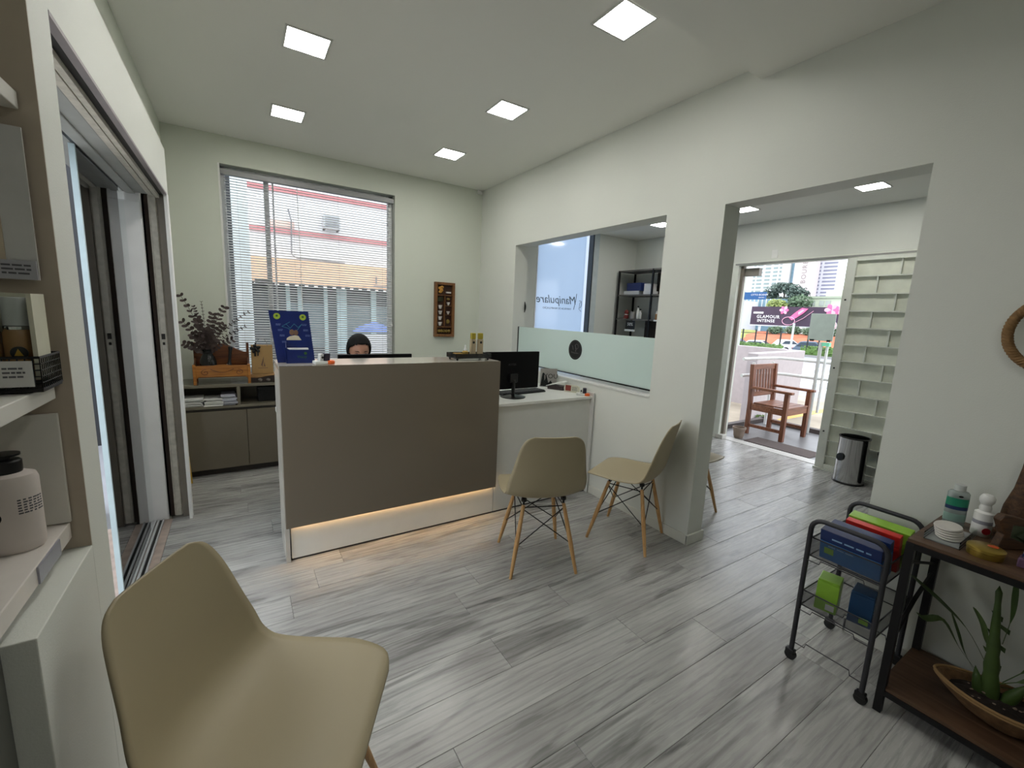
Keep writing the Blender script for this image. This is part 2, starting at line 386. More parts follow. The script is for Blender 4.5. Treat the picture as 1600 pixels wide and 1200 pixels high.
# ------------------------------------------------------------------ sliding glass door on the left
PEEL = mat('peeling_white_paint', (205, 200, 190), rough=.6, var=.12, scale=35)
BROWNG = mat('grey_brown_reveal', (128, 120, 110), rough=.6)
WHCOL = mat('white_column_paint', (242, 242, 242), rough=.45, var=.02)
d1 = struct(MB().box(-.02, .20, 3.66, 3.84, -.06, 2.06).box(-.02, .09, 3.652, 3.665, -.0, 2.0).box(.105, .20, 3.652, 3.665, -.0, 2.0).build('door_1', WHCOL, None, bevel=.006))
box('jamb_gap', mat('dark_gap', (60, 50, 44), rough=.8), d1, .20, .232, 3.70, 3.72, 0, 2.06)
MB().box(.232, .278, 3.675, 3.70, 0.01, 2.05).box(.24, .27, 3.668, 3.68, .01, 2.05).build('guide_rail', PEEL, d1, bevel=.003)
MB().box(.244, .262, 3.662, 3.669, 1.19, 1.225).box(.247, .259, 3.662, 3.669, 1.155, 1.172).build('lock_keep', mat('dark_slot', (35, 32, 30)), d1)
MB().box(.278, .318, 3.66, 3.69, 0, 2.06).build('reveal', BROWNG, d1)
MB().box(.316, .3335, 3.60, 3.664, 0, 2.06).build('corner_bead', WHCOL, d1, bevel=.002)
# header and overhead tracks in the soffit
MB().box(.135, .236, 1.678, 3.66, 2.048, 2.062).box(.135, .180, 1.678, 3.66, 2.040, 2.05).build('header', mat('grey_header', (165, 167, 165), rough=.5), d1, bevel=.004)
MB().box(.120, .134, 1.678, 3.66, 2.046, 2.062).build('header_groove', BLACK, d1)
MB().box(.0, .120, 1.678, 3.66, 2.05, 2.062).build('header_inner', mat('grey_header', (165, 167, 165)), d1)
MB().box(.238, .262, 1.678, 3.66, 2.044, 2.060).build('overhead_track', PEEL, d1)
MB().box(.272, .290, 1.678, 3.66, 2.036, 2.060).build('overhead_track', PEEL, d1)
MB().box(.262, .272, 1.678, 3.66, 2.052, 2.060).box(.290, .312, 1.678, 3.66, 2.054, 2.060).build('track_gap', mat('dark_slot', (35, 32, 30)), d1)
MB().box(.312, .3325, 1.678, 3.64, 2.050, 2.060).build('head_bead', mat('mauve_grey_bead', (150, 143, 145), rough=.5), d1)
# fixed glass leaf
leaf = thing('glass_door_leaf', 'clear glass door leaf with pale polished edge beside the left pier', 'glass door', (.10, 3.3, 0))
DG = sheet_glass('door_glass', (.97, .99, .98), 1.5)
box('pane', DG, leaf, .122, .127, 2.772, 3.651, .002, 2.045)
MB().box(.108, .1275, 2.756, 2.771, .002, 2.045).build('polished_edge', mat('pale_glass_edge', (196, 216, 224), rough=.2), leaf)
fix(leaf)
MARB = mat('brown_marble', (176, 160, 150), rough=.3, var=.22, scale=14)
struct(box('door_2', MARB, None, -.33, .221, 1.5, 3.66, -.06, -.001))
trk = struct(MB().box(.129, .139, 1.0, 3.65, 0, .012).box(.145, .156, 1.0, 3.65, 0, .012).box(.171, .180, 1.0, 3.65, 0, .012).build('trim_2', ALU, None, bevel=.002))
struct(MB().box(.156, .171, 1.0, 3.65, 0, .003).build('trim_3', BLACK, None))

# ------------------------------------------------------------------ shelf recess on the near left
SHW = mat('white_shelf', (214, 212, 205), rough=.4, var=.03)
unit = thing('wall_shelf_unit', 'white built-in shelf unit in the wall recess at the left edge', 'shelf unit', (.1, 1.2, 0))
box('counter_slab', mat('pale_marble_slab', (214, 208, 202), rough=.25, var=.06, scale=8), unit, -.048, .301, .25, 1.534, .884, .923, bevel=.002)
box('shelf', SHW, unit, -.048, .304, .25, 1.534, 1.214, 1.247, bevel=.002)
box('shelf', SHW, unit, -.048, .304, .25, 1.534, 1.80, 1.833, bevel=.002)
box('back_panel', SHW, unit, .05, .304, 1.526, 1.536, .925, 1.181, bevel=.001)
box('cabinet_side', mat('dark_grey_panel', (92, 93, 88), rough=.5), unit, -.048, .29, .25, 1.19, 0, .884)
MB().box(.3012, .3045, 1.33, 1.45, .886, .921).build('price_strip', mat('clear_grey_tag', (150, 150, 160), rough=.2), unit)
fix(unit)
def label_marks(name, parent, m, x0, x1, z0, z1, y, rows, seed=1):
    r = random.Random(seed); b = MB(); h = (z1-z0)/rows
    for k in range(rows):
        x = x0
        zz = z1-(k+.5)*h
        while x < x1-.002:
            l = min(r.uniform(.15, .4)*(x1-x0), x1-x); b.box(x, x+l, y-.0006, y, zz-h*.22, zz+h*.22); x += l+(x1-x0)*.06
    return b.build(name, m, parent)
INK = mat('grey_ink', (88, 88, 92), rough=.7)
# board with a printed beige bottle, leaning on the recess side
po = thing('product_poster', 'pale poster of a beige cosmetic bottle standing in the recess', 'poster', (.2, 1.52, 1.46))
box('sheet', mat('pale_grey_card', (198, 198, 196), rough=.3), po, .10, .306, 1.522, 1.527, 1.468, 1.765)
MB().prism([(.10, 1.50), (.262, 1.50), (.262, 1.60), (.255, 1.64), (.245, 1.66), (.245, 1.70), (.225, 1.712), (.10, 1.712)], 1.519, 1.5215, 'y').build('bottle_print', mat('beige_print', (186, 172, 150), rough=.4), po)
label_marks('print_lines', po, INK, .14, .258, 1.57, 1.615, 1.5188, 4, 3)
for x0, x1 in ((.18, .242), (.248, .306)):
    q = MB().box(x0, x1, 1.512, 1.515, 1.468, 1.506).build('price_tag', mat('grey_tag', (170, 170, 176), rough=.3), po)
    label_marks('tag_lines', q, INK, x0+.008, x1-.008, 1.476, 1.50, 1.5118, 3, 5)
fix(po)
# clear acrylic box of amber pump bottles in a black wire basket
bx = thing('display_box', 'clear display box of spray bottles standing in a black wire basket', 'display box', (.22, 1.47, 1.275))
MB().box(.306, .313, 1.435, 1.50, 1.272, 1.44).box(.10, .313, 1.50, 1.504, 1.272, 1.44).build('cream_back', mat('cream_card', (200, 198, 178), rough=.5), bx)
box('clear_front', sheet_glass('acrylic', ior=1.15), bx, .10, .306, 1.432, 1.434, 1.272, 1.44)
fix(bx)
AMB = mat('amber_bottle', (150, 112, 74), rough=.25, var=.04); CLR = mat('frosted_cap', (196, 198, 198), rough=.25, var=.03, alpha=.9); GOLD = mat('gold', (190, 150, 70), rough=.28, metal=.9)
WAX = mat('beige_bottle', (196, 192, 166), rough=.3)
for k, (x, m, lb) in enumerate(((.187, WAX, 'cream spray bottle farthest left in the clear display box'), (.234, AMB, 'amber spray bottle in the middle of the clear display box'), (.281, AMB, 'amber spray bottle on the right in the clear display box'))):
    t = thing('spray_bottle', lb, 'bottle', (x, 1.466, 1.274), 0, 'spray bottles in the wire basket')
    MB().lathe([(0, 0), (.021, 0), (.0225, .004), (.0225, .088), (.019, .095), (0, .095)], n=20).build('body', m, t, smooth=True)
    MB().lathe([(0, .095), (.020, .095), (.0205, .101), (.018, .103), (0, .103)], n=20).build('collar', CHROME, t, smooth=True)
    MB().lathe([(0, .103), (.0195, .103), (.0195, .155), (.018, .158), (0, .158)], n=20).build('cap', CLR, t, smooth=True)
    q = MB().cyl((.004, -.0215, .05), (.004, -.0236, .05), .0125, n=20).build('round_label', BLACK, t)
    MB().prism([(-.003, .044), (.010, .044), (.003, .058)], -.0242, -.0237, 'y').build('label_mark', GOLD, q)
bk = thing('wire_basket', 'black wire basket with a small price card on the recess shelf', 'basket', (.22, 1.46, 1.248))
b = MB(); x0, x1, y0, y1, z0, z1 = .09, .322, 1.405, 1.515, 1.256, 1.318
for zz in (z0, z1): b.tube([(x0, y0, zz), (x1, y0, zz), (x1, y1, zz), (x0, y1, zz)], .0028, 6, True)
b.build('rim', BLACKM, bk)
b = MB()
for k in range(24):
    x = x0+(x1-x0)*k/23; b.cyl((x, y0, z0), (x, y0, z1), .0011, n=4, cap=False)
for k in range(12):
    y = y0+(y1-y0)*k/11; b.cyl((x1, y, z0), (x1, y, z1), .0011, n=4, cap=False)
for k in range(6):
    zz = z0+(z1-z0)*k/5; b.cyl((x0, y0, zz), (x1, y0, zz), .0011, n=4, cap=False); b.cyl((x1, y0, zz), (x1, y1, zz), .0011, n=4, cap=False)
b.build('mesh', BLACKM, bk)['kind'] = 'stuff'
box('bottom_tray', BLACKM, bk, x0, x1, y0, y1, 1.250, 1.256)
q = box('price_card', mat('pale_grey_card', (198, 198, 196), rough=.3), bk, .262, .312, 1.400, 1.403, 1.262, 1.312)
label_marks('card_lines', q, INK, .272, .302, 1.278, 1.302, 1.3998, 3, 8)
fix(bk)
# big lotion bottle on the slab
lo = thing('lotion_bottle', 'large white lotion bottle with black cap on the marble slab', 'bottle', (.243, 1.435, .9235))
LOT = mat('white_lotion_plastic', (205, 196, 190), rough=.35, var=.02)
MB().lathe([(0, 0), (.040, 0), (.044, .005), (.045, .02), (.045, .148), (.042, .158), (.030, .163), (0, .163)], n=36, sc=(1.05, .78)).build('body', LOT, lo, smooth=True)
MB().lathe([(0, .163), (.026, .163), (.027, .167), (.027, .186), (.024, .189), (.012, .190), (.0125, .195), (.026, .197), (.026, .201), (0, .202)], n=28, sc=(1, .85)).build('cap', BLACK, lo, smooth=True)
b = MB()
r = random.Random(2)
for k in range(6):
    for j in range(6):
        a = math.radians(-62 + j*10.5); a2 = a+math.radians(r.uniform(5, 9)); zz = .082+k*.0055
        b.prism([(math.cos(q)*.0476, math.sin(q)*.0356) for q in (a, a2)]+[(math.cos(q)*.0472, math.sin(q)*.0352) for q in (a2, a)], zz, zz+.0028)
b.build('printed_lines', INK, lo)
q = MB().sph((-.012, -.0343, .080), .0125, (1, .18, 1), 20).build('oval_label', BLACK, lo, smooth=True)
MB().prism([(-.018, .076), (-.006, .076), (-.011, .090)], -.0385, -.0362, 'y').build('label_mark', GOLD, q)
tag(MB().lathe([(0, 0), (.026, 0), (.028, .004), (.028, .10), (.02, .11), (0, .112)], (.155, 1.47, .9235), 20).build('yellow_jar', mat('yellow_plastic', (190, 150, 40), rough=.35), None, smooth=True), 'yellow jar half hidden behind the large lotion bottle', 'jar')

# ------------------------------------------------------------------ reception counter
CY = 2.726
ct = thing('reception_counter', 'taupe gloss reception counter with lit plinth in the middle of the room', 'reception counter', (1.5, 2.9, 0))
box('front_panel', TAUPE, ct, .822, 2.160, CY, CY+.022, .212, 1.12, bevel=.001)
MB().box(.818, 2.160, CY+.022, 3.05, 1.098, 1.12).build('top_ledge', mat('grey_gloss_top', (176, 170, 160), rough=.12, var=.02), ct, bevel=.001)
box('end_panel', mat('pale_gloss_edge', (190, 186, 178), rough=.2), ct, .818, .840, CY+.022, 3.05, .0, 1.098)
box('end_panel', WHITE, ct, 2.140, 2.160, CY+.022, 3.05, .82, 1.098)
box('plinth', WHITE, ct, .847, 2.158, CY+.034, CY+.052, .012, .80)
box('inner_panel', WHITE, ct, .84, 2.16, CY+.30, CY+.318, .02, 1.098)
box('work_top', WHITE, ct, .84, 2.16, 3.05, 3.50, .72, .745)
box('plinth_foot_strip', mat('dark_skirting', (50, 46, 44)), ct, .85, 2.158, CY+.036, CY+.05, 0, .012)  # thin dark strip along the foot of the plinth
led = mat('warm_led_strip', (255, 206, 140), emit=36.0, var=0)
box('led_strip', led, ct, .86, 2.150, CY+.024, CY+.033, .222, .230)
fix(ct)
dk = thing('side_desk', 'white side desk between the taupe counter and the partition wall', 'desk', (2.6, 3.0, 0))
box('front_panel', mat('grey_white_panel', (206, 207, 203), rough=.4, var=.015), dk, 2.162, 3.045, CY+.034, CY+.052, .012, .80)
box('desk_top', WHITE, dk, 2.162, 3.045, CY+.012, 3.42, .796, .816, bevel=.001)
box('end_upright', mat('grey_white_panel', (206, 207, 203)), dk, 3.045, 3.060, CY, 3.42, 0, .842, bevel=.001)
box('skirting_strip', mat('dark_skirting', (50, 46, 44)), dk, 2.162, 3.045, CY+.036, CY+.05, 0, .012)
fix(dk)

# ------------------------------------------------------------------ desk things
def monitor(name, label, cx, y, z0, w, h, foot=True, rz=0, logo=True):
    t = thing(name, label, 'monitor', (cx, y, z0), rz)
    zb = .06 if foot else .0
    MB().box(-w/2, w/2, -.012, .012, zb, zb+h).build('screen_housing', mat('gloss_black_plastic', (5, 5, 6), rough=.45, spec=.15), t, bevel=.004)
    MB().box(-w/2+.012, w/2-.012, .0122, .0135, zb+.015, zb+h-.012).build('screen', mat('screen_face', (60, 66, 74), rough=.15), t)
    MB().box(-.035, .035, -.030, -.012, zb+h*.18, zb+h*.42).build('stand_mount', BLACK, t, bevel=.006)
    MB().cyl((0, -.022, .008), (0, -.022, zb+h*.25), .014, n=16).build('stand_neck', BLACK, t, smooth=True)
    MB().lathe([(0, 0), (.095, 0), (.098, .004), (.06, .010), (.02, .014), (0, .014)], (0, -.02, 0), 32).build('foot', BLACK, t, smooth=True)
    if logo: text('maker_lettering', 'AOTER', .022, mat('dark_grey_print', (44, 44, 46)), t, TM(-.01, -.0125, zb+h*.66))
    return t
monitor('desk_monitor', 'black monitor seen from behind on the white side desk', 2.405, 2.955, .816, .478, .285)
m2 = monitor('counter_monitor', 'monitor whose black top edge shows above the counter in front of the woman', 1.445, 3.20, .745, .50, .325, logo=False)
kb = thing('keyboard', 'black keyboard lying on the side desk behind the monitor foot', 'keyboard', (2.56, 3.06, .8165), math.radians(5))
MB().box(-.22, .22, -.06, .07, 0, .014).build('base', BLACK, kb, bevel=.006)
KEY = mat('key_grey', (46, 46, 50), rough=.5); kx = None
for r_ in range(5):
    for c_ in range(15):
        if kx is None: kx = o = MB().box(-.0115, .0115, -.0095, .0095, 0, .006).build('key', KEY, kb)
        else: o = kx.copy(); C.objects.link(o)
        o.location = (-.196+c_*.028, -.045+r_*.0235, .0135)
tag(MB().box(-.06, .06, -.035, .035, 0, .03).build('notepad', mat('paper_white', (226, 226, 224), rough=.7), None, bevel=.002), 'small white notepad block lying behind the desk monitor stand', 'notepad').location = (2.64, 3.20, .8165)
# things at the partition end of the desk
t = thing('acrylic_display', 'clear acrylic stand with a black and white print on the side desk', 'display stand', (2.98, 3.25, .8165), math.radians(-32))
PR = mat('print_paper', (190, 178, 176), rough=.3)
MB().box(-.075, .075, -.002, .002, 0, .16).build('sheet', PR, t)
MB().prism([(-.07, .002), (-.055, .12), (-.04, .12), (-.035, .05), (-.02, .1), (0, .03), (.02, .055), (.045, .01), (.06, .0)], -.0035, -.0021, 'y').build('dark_figure', BLACK, t)
text('lettering', 'YOU', .06, BLACK, t, TM(.02, -.0025, .09))
MB().box(-.08, .085, -.005, -.0038, 0, .168).build('clear_front', sheet_glass('acrylic', ior=1.15), t)
MB().box(-.08, .085, -.03, .04, 0, .003).build('foot', sheet_glass('acrylic', ior=1.15), t)
t = thing('card_printer', 'dark device with a white sloped paper lid beside the acrylic stand', 'device', (2.965, 3.10, .8165), math.radians(-60))
MB().box(-.075, .075, -.045, .045, 0, .035).build('body', mat('dark_brown_plastic', (48, 38, 38), rough=.35), t, bevel=.005)
MB().prism([(-.085, .03), (.05, .075), (.085, .075), (.085, .068), (.05, .066), (-.085, .024)], -.05, .05, 'y').build('paper', mat('paper_white', (226, 226, 224), rough=.7), t)
t = thing('round_card_stand', 'round-topped red and white card standing at the desk end', 'card stand', (2.985, 2.93, .8165), math.radians(-62))
MB().prism([(-.06, 0), (.05, 0), (.066, .012), (.072, .032), (.066, .052), (.05, .062), (-.05, .062), (-.064, .05), (-.07, .03)], -.004, .004, 'y').build('card', mat('cream_card', (222, 214, 205), rough=.5), t)
MB().box(-.055, -.005, -.0055, -.0045, .012, .058).build('red_print', mat('red_brown_print', (128, 52, 40), rough=.5), t)
label_marks('printed_lines', t, INK, .004, .05, .014, .05, -.0045, 4, 4)
t = thing('card_machine', 'small white and orange card machine at the end of the side desk', 'card machine', (2.99, 2.80, .8165), math.radians(-40))
def card_machine(t, flip=1):
    MB().box(-.05, .02, -.03, .03, 0, .018).build('body', mat('card_machine_white', (214, 216, 212), rough=.35), t, bevel=.005)
    MB().prism([(-.02, .016), (.03, .016), (.015, .058), (-.035, .058)], -.022, -.004, 'x').build('screen_block', mat('card_machine_white', (214, 216, 212)), t, bevel=.002)
    MB().prism([(-.02, .016), (.03, .016), (.015, .060), (-.035, .060)], .002, .03, 'x').build('dark_card', mat('dark_blue_grey', (46, 44, 60), rough=.4), t, bevel=.002)
    MB().lathe([(0, 0), (.022, 0), (.025, .006), (.024, .016), (.018, .02), (0, .021)], (.035, -.012, 0), 20).build('orange_cap', mat('orange_plastic', (222, 98, 34), rough=.4), t, smooth=True)
    MB().sph((-.012, -.036, .04), .007, (1, .4, 1), 10).build('dark_button', BLACK, t, smooth=True)
card_machine(t)
t = thing('card_machine', 'small white and orange card machine beside the blue leaflet holder', 'card machine', (1.045, 2.80, 1.1205), math.radians(8)); card_machine(t)

# blue poster board with leaflet pocket on the counter
t = thing('leaflet_holder', 'dark blue poster board with a leaflet pocket on the counter', 'leaflet holder', (.905, 2.90, 1.1205))
BLUE = mat('navy_print', (18, 34, 92), rough=.35, var=.12, scale=20)
def lean(x, z): return (x - (z/.29)*.035, z)
MB().prism([lean(-.078, 0), lean(.112, 0), lean(.118, .285), lean(-.078, .285)], -.003, .003, 'y').build('board', BLUE, t)
GRN = mat('lime_print', (150, 172, 52), rough=.5)
for x, z in ((-.073, .255), (.055, .252)):
    q = MB().cyl((x, -.0032, z), (x, -.0045, z), .0165, n=24).build('round_logo', GRN, t); MB().cyl((x, -.0046, z+.002), (x, -.0052, z+.002), .006, n=12).build('logo_mark', mat('green_dark_print', (50, 90, 40)), q)
b = MB(); pts = [(-.02, .215), (.0, .19), (.02, .215), (.04, .195), (.06, .215), (.035, .18), (.01, .17), (-.01, .19), (-.04, .20), (.0, .225)]
for (a0, a1), (c0, c1) in zip(pts, pts[1:]): b.cyl((a0-.01, -.004, a1), (c0-.01, -.004, c1), .0009, n=4)
b.build('line_network', mat('teal_print', (60, 130, 150)), t)
MB().prism([(-.03, .125), (.045, .125), (.03, .148), (.012, .152), (-.015, .145), (-.028, .135)], -.0042, -.0032, 'y').build('pale_clothing', mat('cream_print', (198, 190, 165)), t)
MB().sph((-.002, -.004, .168), .013, (1, .12, 1.25), 14).sph((.018, -.004, .166), .012, (1, .12, 1.3), 14).build('two_heads', mat('brown_print', (110, 84, 66)), t)
for k, (x, z) in enumerate([(-.067, .21), (-.058, .18), (-.05, .15), (-.04, .115), (.062, .21), (.068, .18), (.078, .15)]):
    label_marks('caption', t, mat('pale_blue_print', (110, 124, 170)), x-.012, x+.012, z-.006, z+.006, -.0033, 2, k)
MB().prism([(-.035, 0), (.105, 0), (.10, .075), (-.02, .075), (-.048, .09)], -.048, -.045, 'y').build('pocket_front', BLUE, t)
MB().prism([(-.048, 0), (-.003, 0), (-.003, .12), (-.02, .11), (-.048, .078)], -.0375, -.0345, 'x').build('pocket_side', BLUE, t)
MB().box(-.03, .075, -.042, -.006, .002, .082).build('leaflets', mat('paper_white', (226, 226, 224)), t)
text('pocket_lettering', 'Vitavy', .020, mat('green_dark_print', (50, 90, 40)), t, TM(.04, -.0484, .035))
MB().cyl((.058, -.048, .055), (.058, -.0488, .055), .008, n=16).build('pocket_logo', mat('green_dark_print', (50, 90, 40)), t)

# glass tray of bottles on the counter corner
t = thing('glass_tray', 'dark glass footed tray on the right corner of the counter', 'tray', (1.985, 2.86, 1.1205))
SM = mat('smoked_glass', (40, 42, 42), rough=.06, alpha=.75)
MB().box(-.135, .135, -.075, .075, .014, .019).build('base', SM, t, bevel=.002)
b = MB()
for a in ((-.135, .135, -.075, -.071), (-.135, .135, .071, .075), (-.135, -.131, -.075, .075), (.131, .135, -.075, .075)): b.box(*a, .019, .046)
b.build('rim', SM, t, bevel=.001)
for sx in (-1, 1):
    for sy in (-1, 1): MB().sph((sx*.115, sy*.058, .008), .0085, n=10).build('foot', BLACK, t, smooth=True)
PUM = mat('gold_cap', (176, 160, 60), rough=.3, metal=.4, var=.05); LIQ = mat('clear_beige_bottle', (176, 160, 130), rough=.15, var=.05)
for x, lb in ((2.012, 'tall beige bottle with gold cap on the tray, left one'), (2.068, 'tall beige bottle with gold cap on the tray, right one')):
    q = thing('tall_bottle', lb, 'bottle', (x, 2.86, 1.1405), 0, 'gold-capped bottles on the glass tray')
    MB().box(-.019, .019, -.013, .013, 0, .118).build('body', LIQ, q, bevel=.004)
    MB().box(-.0165, .0165, -.013, .013, .119, .162).build('cap', PUM, q, bevel=.004)
    MB().cyl((0, -.0131, .098), (0, -.0142, .098), .0085, n=16).build('round_label', BLACK, q)
q = thing('small_dropper_bottle', 'small amber bottle with white dropper on the counter tray', 'bottle', (1.955, 2.86, 1.1405))
MB().lathe([(0, 0), (.022, 0), (.023, .003), (.023, .034), (.012, .042), (0, .042)], n=20).build('body', mat('olive_amber', (140, 116, 60), rough=.2), q, smooth=True)
MB().lathe([(0, .042), (.010, .042), (.009, .055), (.005, .06), (.005, .078), (0, .08)], n=14).build('dropper', WHITEP, q, smooth=True)
tag(MB().box(-.028, .028, -.02, .02, 0, .026).build('gold_box', mat('gold_card', (168, 128, 56), rough=.35, metal=.4), None, bevel=.002), 'low gold box at the left end of the counter tray', 'box').location = (1.90, 2.86, 1.1405)

# ------------------------------------------------------------------ moulded shell chairs on wooden legs
def interp(t, P):
    n = len(P)-1; f = t*n; i = min(int(f), n-1); f -= i
    p0, p1, p2, p3 = P[max(i-1, 0)], P[i], P[i+1], P[min(i+2, n)]
    return tuple(.5*((2*b)+(-a+c)*f+(2*a-5*b+4*c-d)*f*f+(-a+3*b-3*c+d)*f**3) for a, b, c, d in zip(p0, p1, p2, p3))
# spine from seat lip to top of back: forward, height, half width, edge lift (normal to surface)
SP = [(.238, .424, .135, .000), (.218, .443, .190, .001), (.13, .447, .222, .006), (.04, .440, .230, .012), (-.05, .434, .230, .022), (-.13, .440, .228, .034),
      (-.183, .478, .226, .042), (-.208, .545, .222, .040), (-.226, .63, .203, .034), (-.243, .715, .186, .026), (-.256, .775, .168, .018), (-.263, .808, .145, .012), (-.267, .824, .108, .008)]
def shell_point(u, v):
    f, z, hw, lift = interp(u, SP)
    f2, z2, _, _ = interp(min(u+.01, 1), SP); f1, z1, _, _ = interp(max(u-.01, 0), SP)
    t = Vector((f2-f1, 0, z2-z1)).normalized(); nrm = Vector((-t.z, 0, t.x)); nrm = -nrm if nrm.dot(Vector((1, 0, 1))) < 0 else nrm
    s = 2*v-1; a = abs(s)
    p = Vector((f, s*hw, z)) + nrm*lift*(a**2.4)
    return p
def make_chair(name, label):
    t = thing(name, label, 'chair', (0, 0, 0), 0, 'beige shell chairs on wooden legs')
    sh = MB().grid(lambda u, v: shell_point(u, v), 44, 22).build('seat_shell', BEIGE, t, smooth=True, solid=.007)
    tops = {}
    for sx in (1, -1):
        for sy in (1, -1):
            a = Vector((.105*sx-.01, .115*sy, .405)); c = Vector((.195*sx-.0, .19*sy, 0)); tops[(sx, sy)] = (a, c)
            MB().cyl(c, c+(a-c)*.45, .0085, .0135, 14).cyl(c+(a-c)*.45, a-(a-c)*.03, .0135, .0105, 14).build('leg', BEECH, t, smooth=True)
    b = MB(); P = lambda k, f: tops[k][0].lerp(tops[k][1], f)
    for (k1, k2) in (((1, 1), (1, -1)), ((1, 1), (-1, 1)), ((-1, 1), (-1, -1)), ((1, -1), (-1, -1))):
        b.cyl(P(k1, .08), P(k2, .58 if True else 0), .0032, n=6); b.cyl(P(k2, .08), P(k1, .58), .0032, n=6)
        b.cyl(P(k1, .06), P(k2, .06), .0035, n=6)
    b.build('cross_braces', BLACKM, t)
    b = MB()
    for k, (a, c) in tops.items():
        b.cyl(a-(a-c)*.02, a+Vector((0, 0, .03)), .006, n=8); b.cyl(a+Vector((0, 0, .012)), a+Vector((0, 0, .026)), .016, n=12)
    b.build('mount', BLACKM, t)
    return t
R_ = math.radians
ch = make_chair('shell_chair', 'beige shell chair seen from behind, standing in front of the white side desk')
ch.location = (2.100, 2.134, 0); ch.rotation_euler = (0, 0, R_(69.3))
dup(ch, (2.797, 2.067, 0), R_(114), 'beige shell chair in side view with its back against the partition wall')
dup(ch, (.690, 1.285, 0), R_(-29), 'large beige shell chair in the bottom left foreground')
dup(ch, (3.50, 2.16, 0), R_(3), 'beige shell chair behind the partition, only a leg tip showing past the post')

# ------------------------------------------------------------------ low cabinet under the window
cb = thing('low_cabinet', 'taupe low cabinet with open shelf and doors under the blinds', 'cabinet', (.9, 4.58, 0))
X0, X1, Y0, Y1 = .222, 2.05, 4.408, 4.775
b = MB().box(X0, X1, Y0, Y1, .745, .768).box(X0, X1, Y0, Y1, .570, .590).box(X0, X0+.02, Y0, Y1, .05, .745).box(X1-.02, X1, Y0, Y1, .05, .745)
b.box(.616, .640, Y0, Y1, .59, .745).box(1.22, 1.24, Y0, Y1, .59, .745).box(X0, X1, Y1-.015, Y1, .05, .745).box(X0, X1, Y0+.02, Y1, .05, .07)
b.build('carcass', TAUPE2, cb, bevel=.001)
MB().box(X0, X1, Y0+.012, Y0+.02, .535, .57).build('finger_groove', mat('dark_groove', (46, 42, 36)), cb)
MB().box(X0, X1, Y0+.04, Y0+.06, 0, .05).build('toe_kick', mat('dark_toe_kick', (50, 44, 40), rough=.5), cb)
for a, c in ((X0+.003, .677), (.680, 1.14), (1.143, 1.60), (1.603, X1-.003)): MB().box(a, c, Y0, Y0+.018, .055, .548).build('door', mat('taupe_gloss_door', (112, 104, 90), rough=.14, var=.02), cb, bevel=.0015)
fix(cb)
PAP = mat('paper_white', (226, 226, 224)); r = random.Random(11)
def papers(x, n, w, lb, g='stacks of papers on the open shelf', m=None, z=.5905):
    t = thing('paper_stack', lb, 'papers', (x, 4.50, z), 0, g)
    zz = 0
    for k in range(n):
        h = r.uniform(.007, .013); dx, dy = r.uniform(-.012, .012), r.uniform(-.012, .012)
        o = MB().box(-w/2+dx, w/2+dx, -.085+dy, .10+dy, zz, zz+h*.85, ).build('bundle', m or PAP, t, bevel=.002); zz += h
papers(.315, 8, .13, 'tall left stack of white papers on the open cabinet shelf')
papers(.455, 6, .13, 'middle stack of white papers on the open cabinet shelf')
papers(.562, 9, .10, 'right stack of bluish white papers beside the shelf divider', m=mat('bluish_paper', (190, 192, 204), rough=.7))
MB_ = MB
t = thing('storage_box', 'black box in the dark right bay of the open shelf', 'box', (.85, 4.6, .5905)); MB().box(-.08, .10, -.1, .1, 0, .12).build('body', BLACK, t, bevel=.004); MB().box(-.085, .105, -.105, .105, .105, .13).build('lid', BLACK, t, bevel=.004)

# carved wooden box-bench with vase, jar and dried eucalyptus
WD = wood('carved_wood', (186, 124, 54), (140, 84, 34), 'x', .35, 5, coat=.3); WD2 = wood('dark_carved_wood', (120, 70, 36), (76, 40, 18), 'x', .35, 5, coat=.2)
t = thing('carved_wooden_box', 'carved miniature wooden bench box holding a dark vase on the low cabinet', 'wooden box', (.525, 4.52, .7685))
def wave(n, x0, x1, base, amp, k): return [(x0+(x1-x0)*i/n, base+amp*math.cos(2*PI*k*(i/n-.5))) for i in range(n+1)]
MB().prism([(-.175, .045), (-.16, .062), (.16, .062), (.175, .045), (.19, .05), (.19, .155), (-.19, .155), (-.19, .05)][::1], -.100, -.082, 'y').build('front_board', WD, t, bevel=.003)
MB().prism(wave(14, -.17, .17, .150, .012, 1)+[(.17, .14), (-.17, .14)], -.0995, -.0835, 'y').build('front_crest', WD, t)
for sx in (-1, 1):
    MB().box(sx*.186-.011, sx*.186+.011, -.104, -.078, 0, .165).build('front_post', WD, t, bevel=.004)
    MB().box(sx*.186-.010, sx*.186+.010, .08, .10, 0, .33).build('back_post', WD2, t, bevel=.004)
    MB().prism([(-.08, .05), (.08, .05), (.08, .2), (.0, .17), (-.08, .155)], sx*.186-.006, sx*.186+.006, 'x').build('side_board', WD2, t)
    b = MB(); cx = sx*.115; pts = [(cx+math.cos(a)*(.006+.0032*a), -.1025, .100+math.sin(a)*(.005+.0026*a)) for a in [k*.35 for k in range(24)]]
    pts = [(p[0] if sx > 0 else 2*cx-p[0], p[1], p[2]) for p in pts]
    b.tube(pts, .0022, 5); b.build('carved_scroll', WD2, t, smooth=True)
MB().tube([(-.08+.16*i/16, -.1025, .128-.028*math.cos(2*PI*(i/16-.5)*.5)) for i in range(17)], .0022, 5).build('carved_curve', WD2, t, smooth=True)
MB().prism([(-.18, .06)]+wave(16, -.18, .18, .285, .035, 1)+[(.18, .06)], .082, .096, 'y').build('back_board', WD2, t, bevel=.002)
MB().box(-.178, .178, -.082, .082, .055, .066).build('bottom_board', WD2, t)
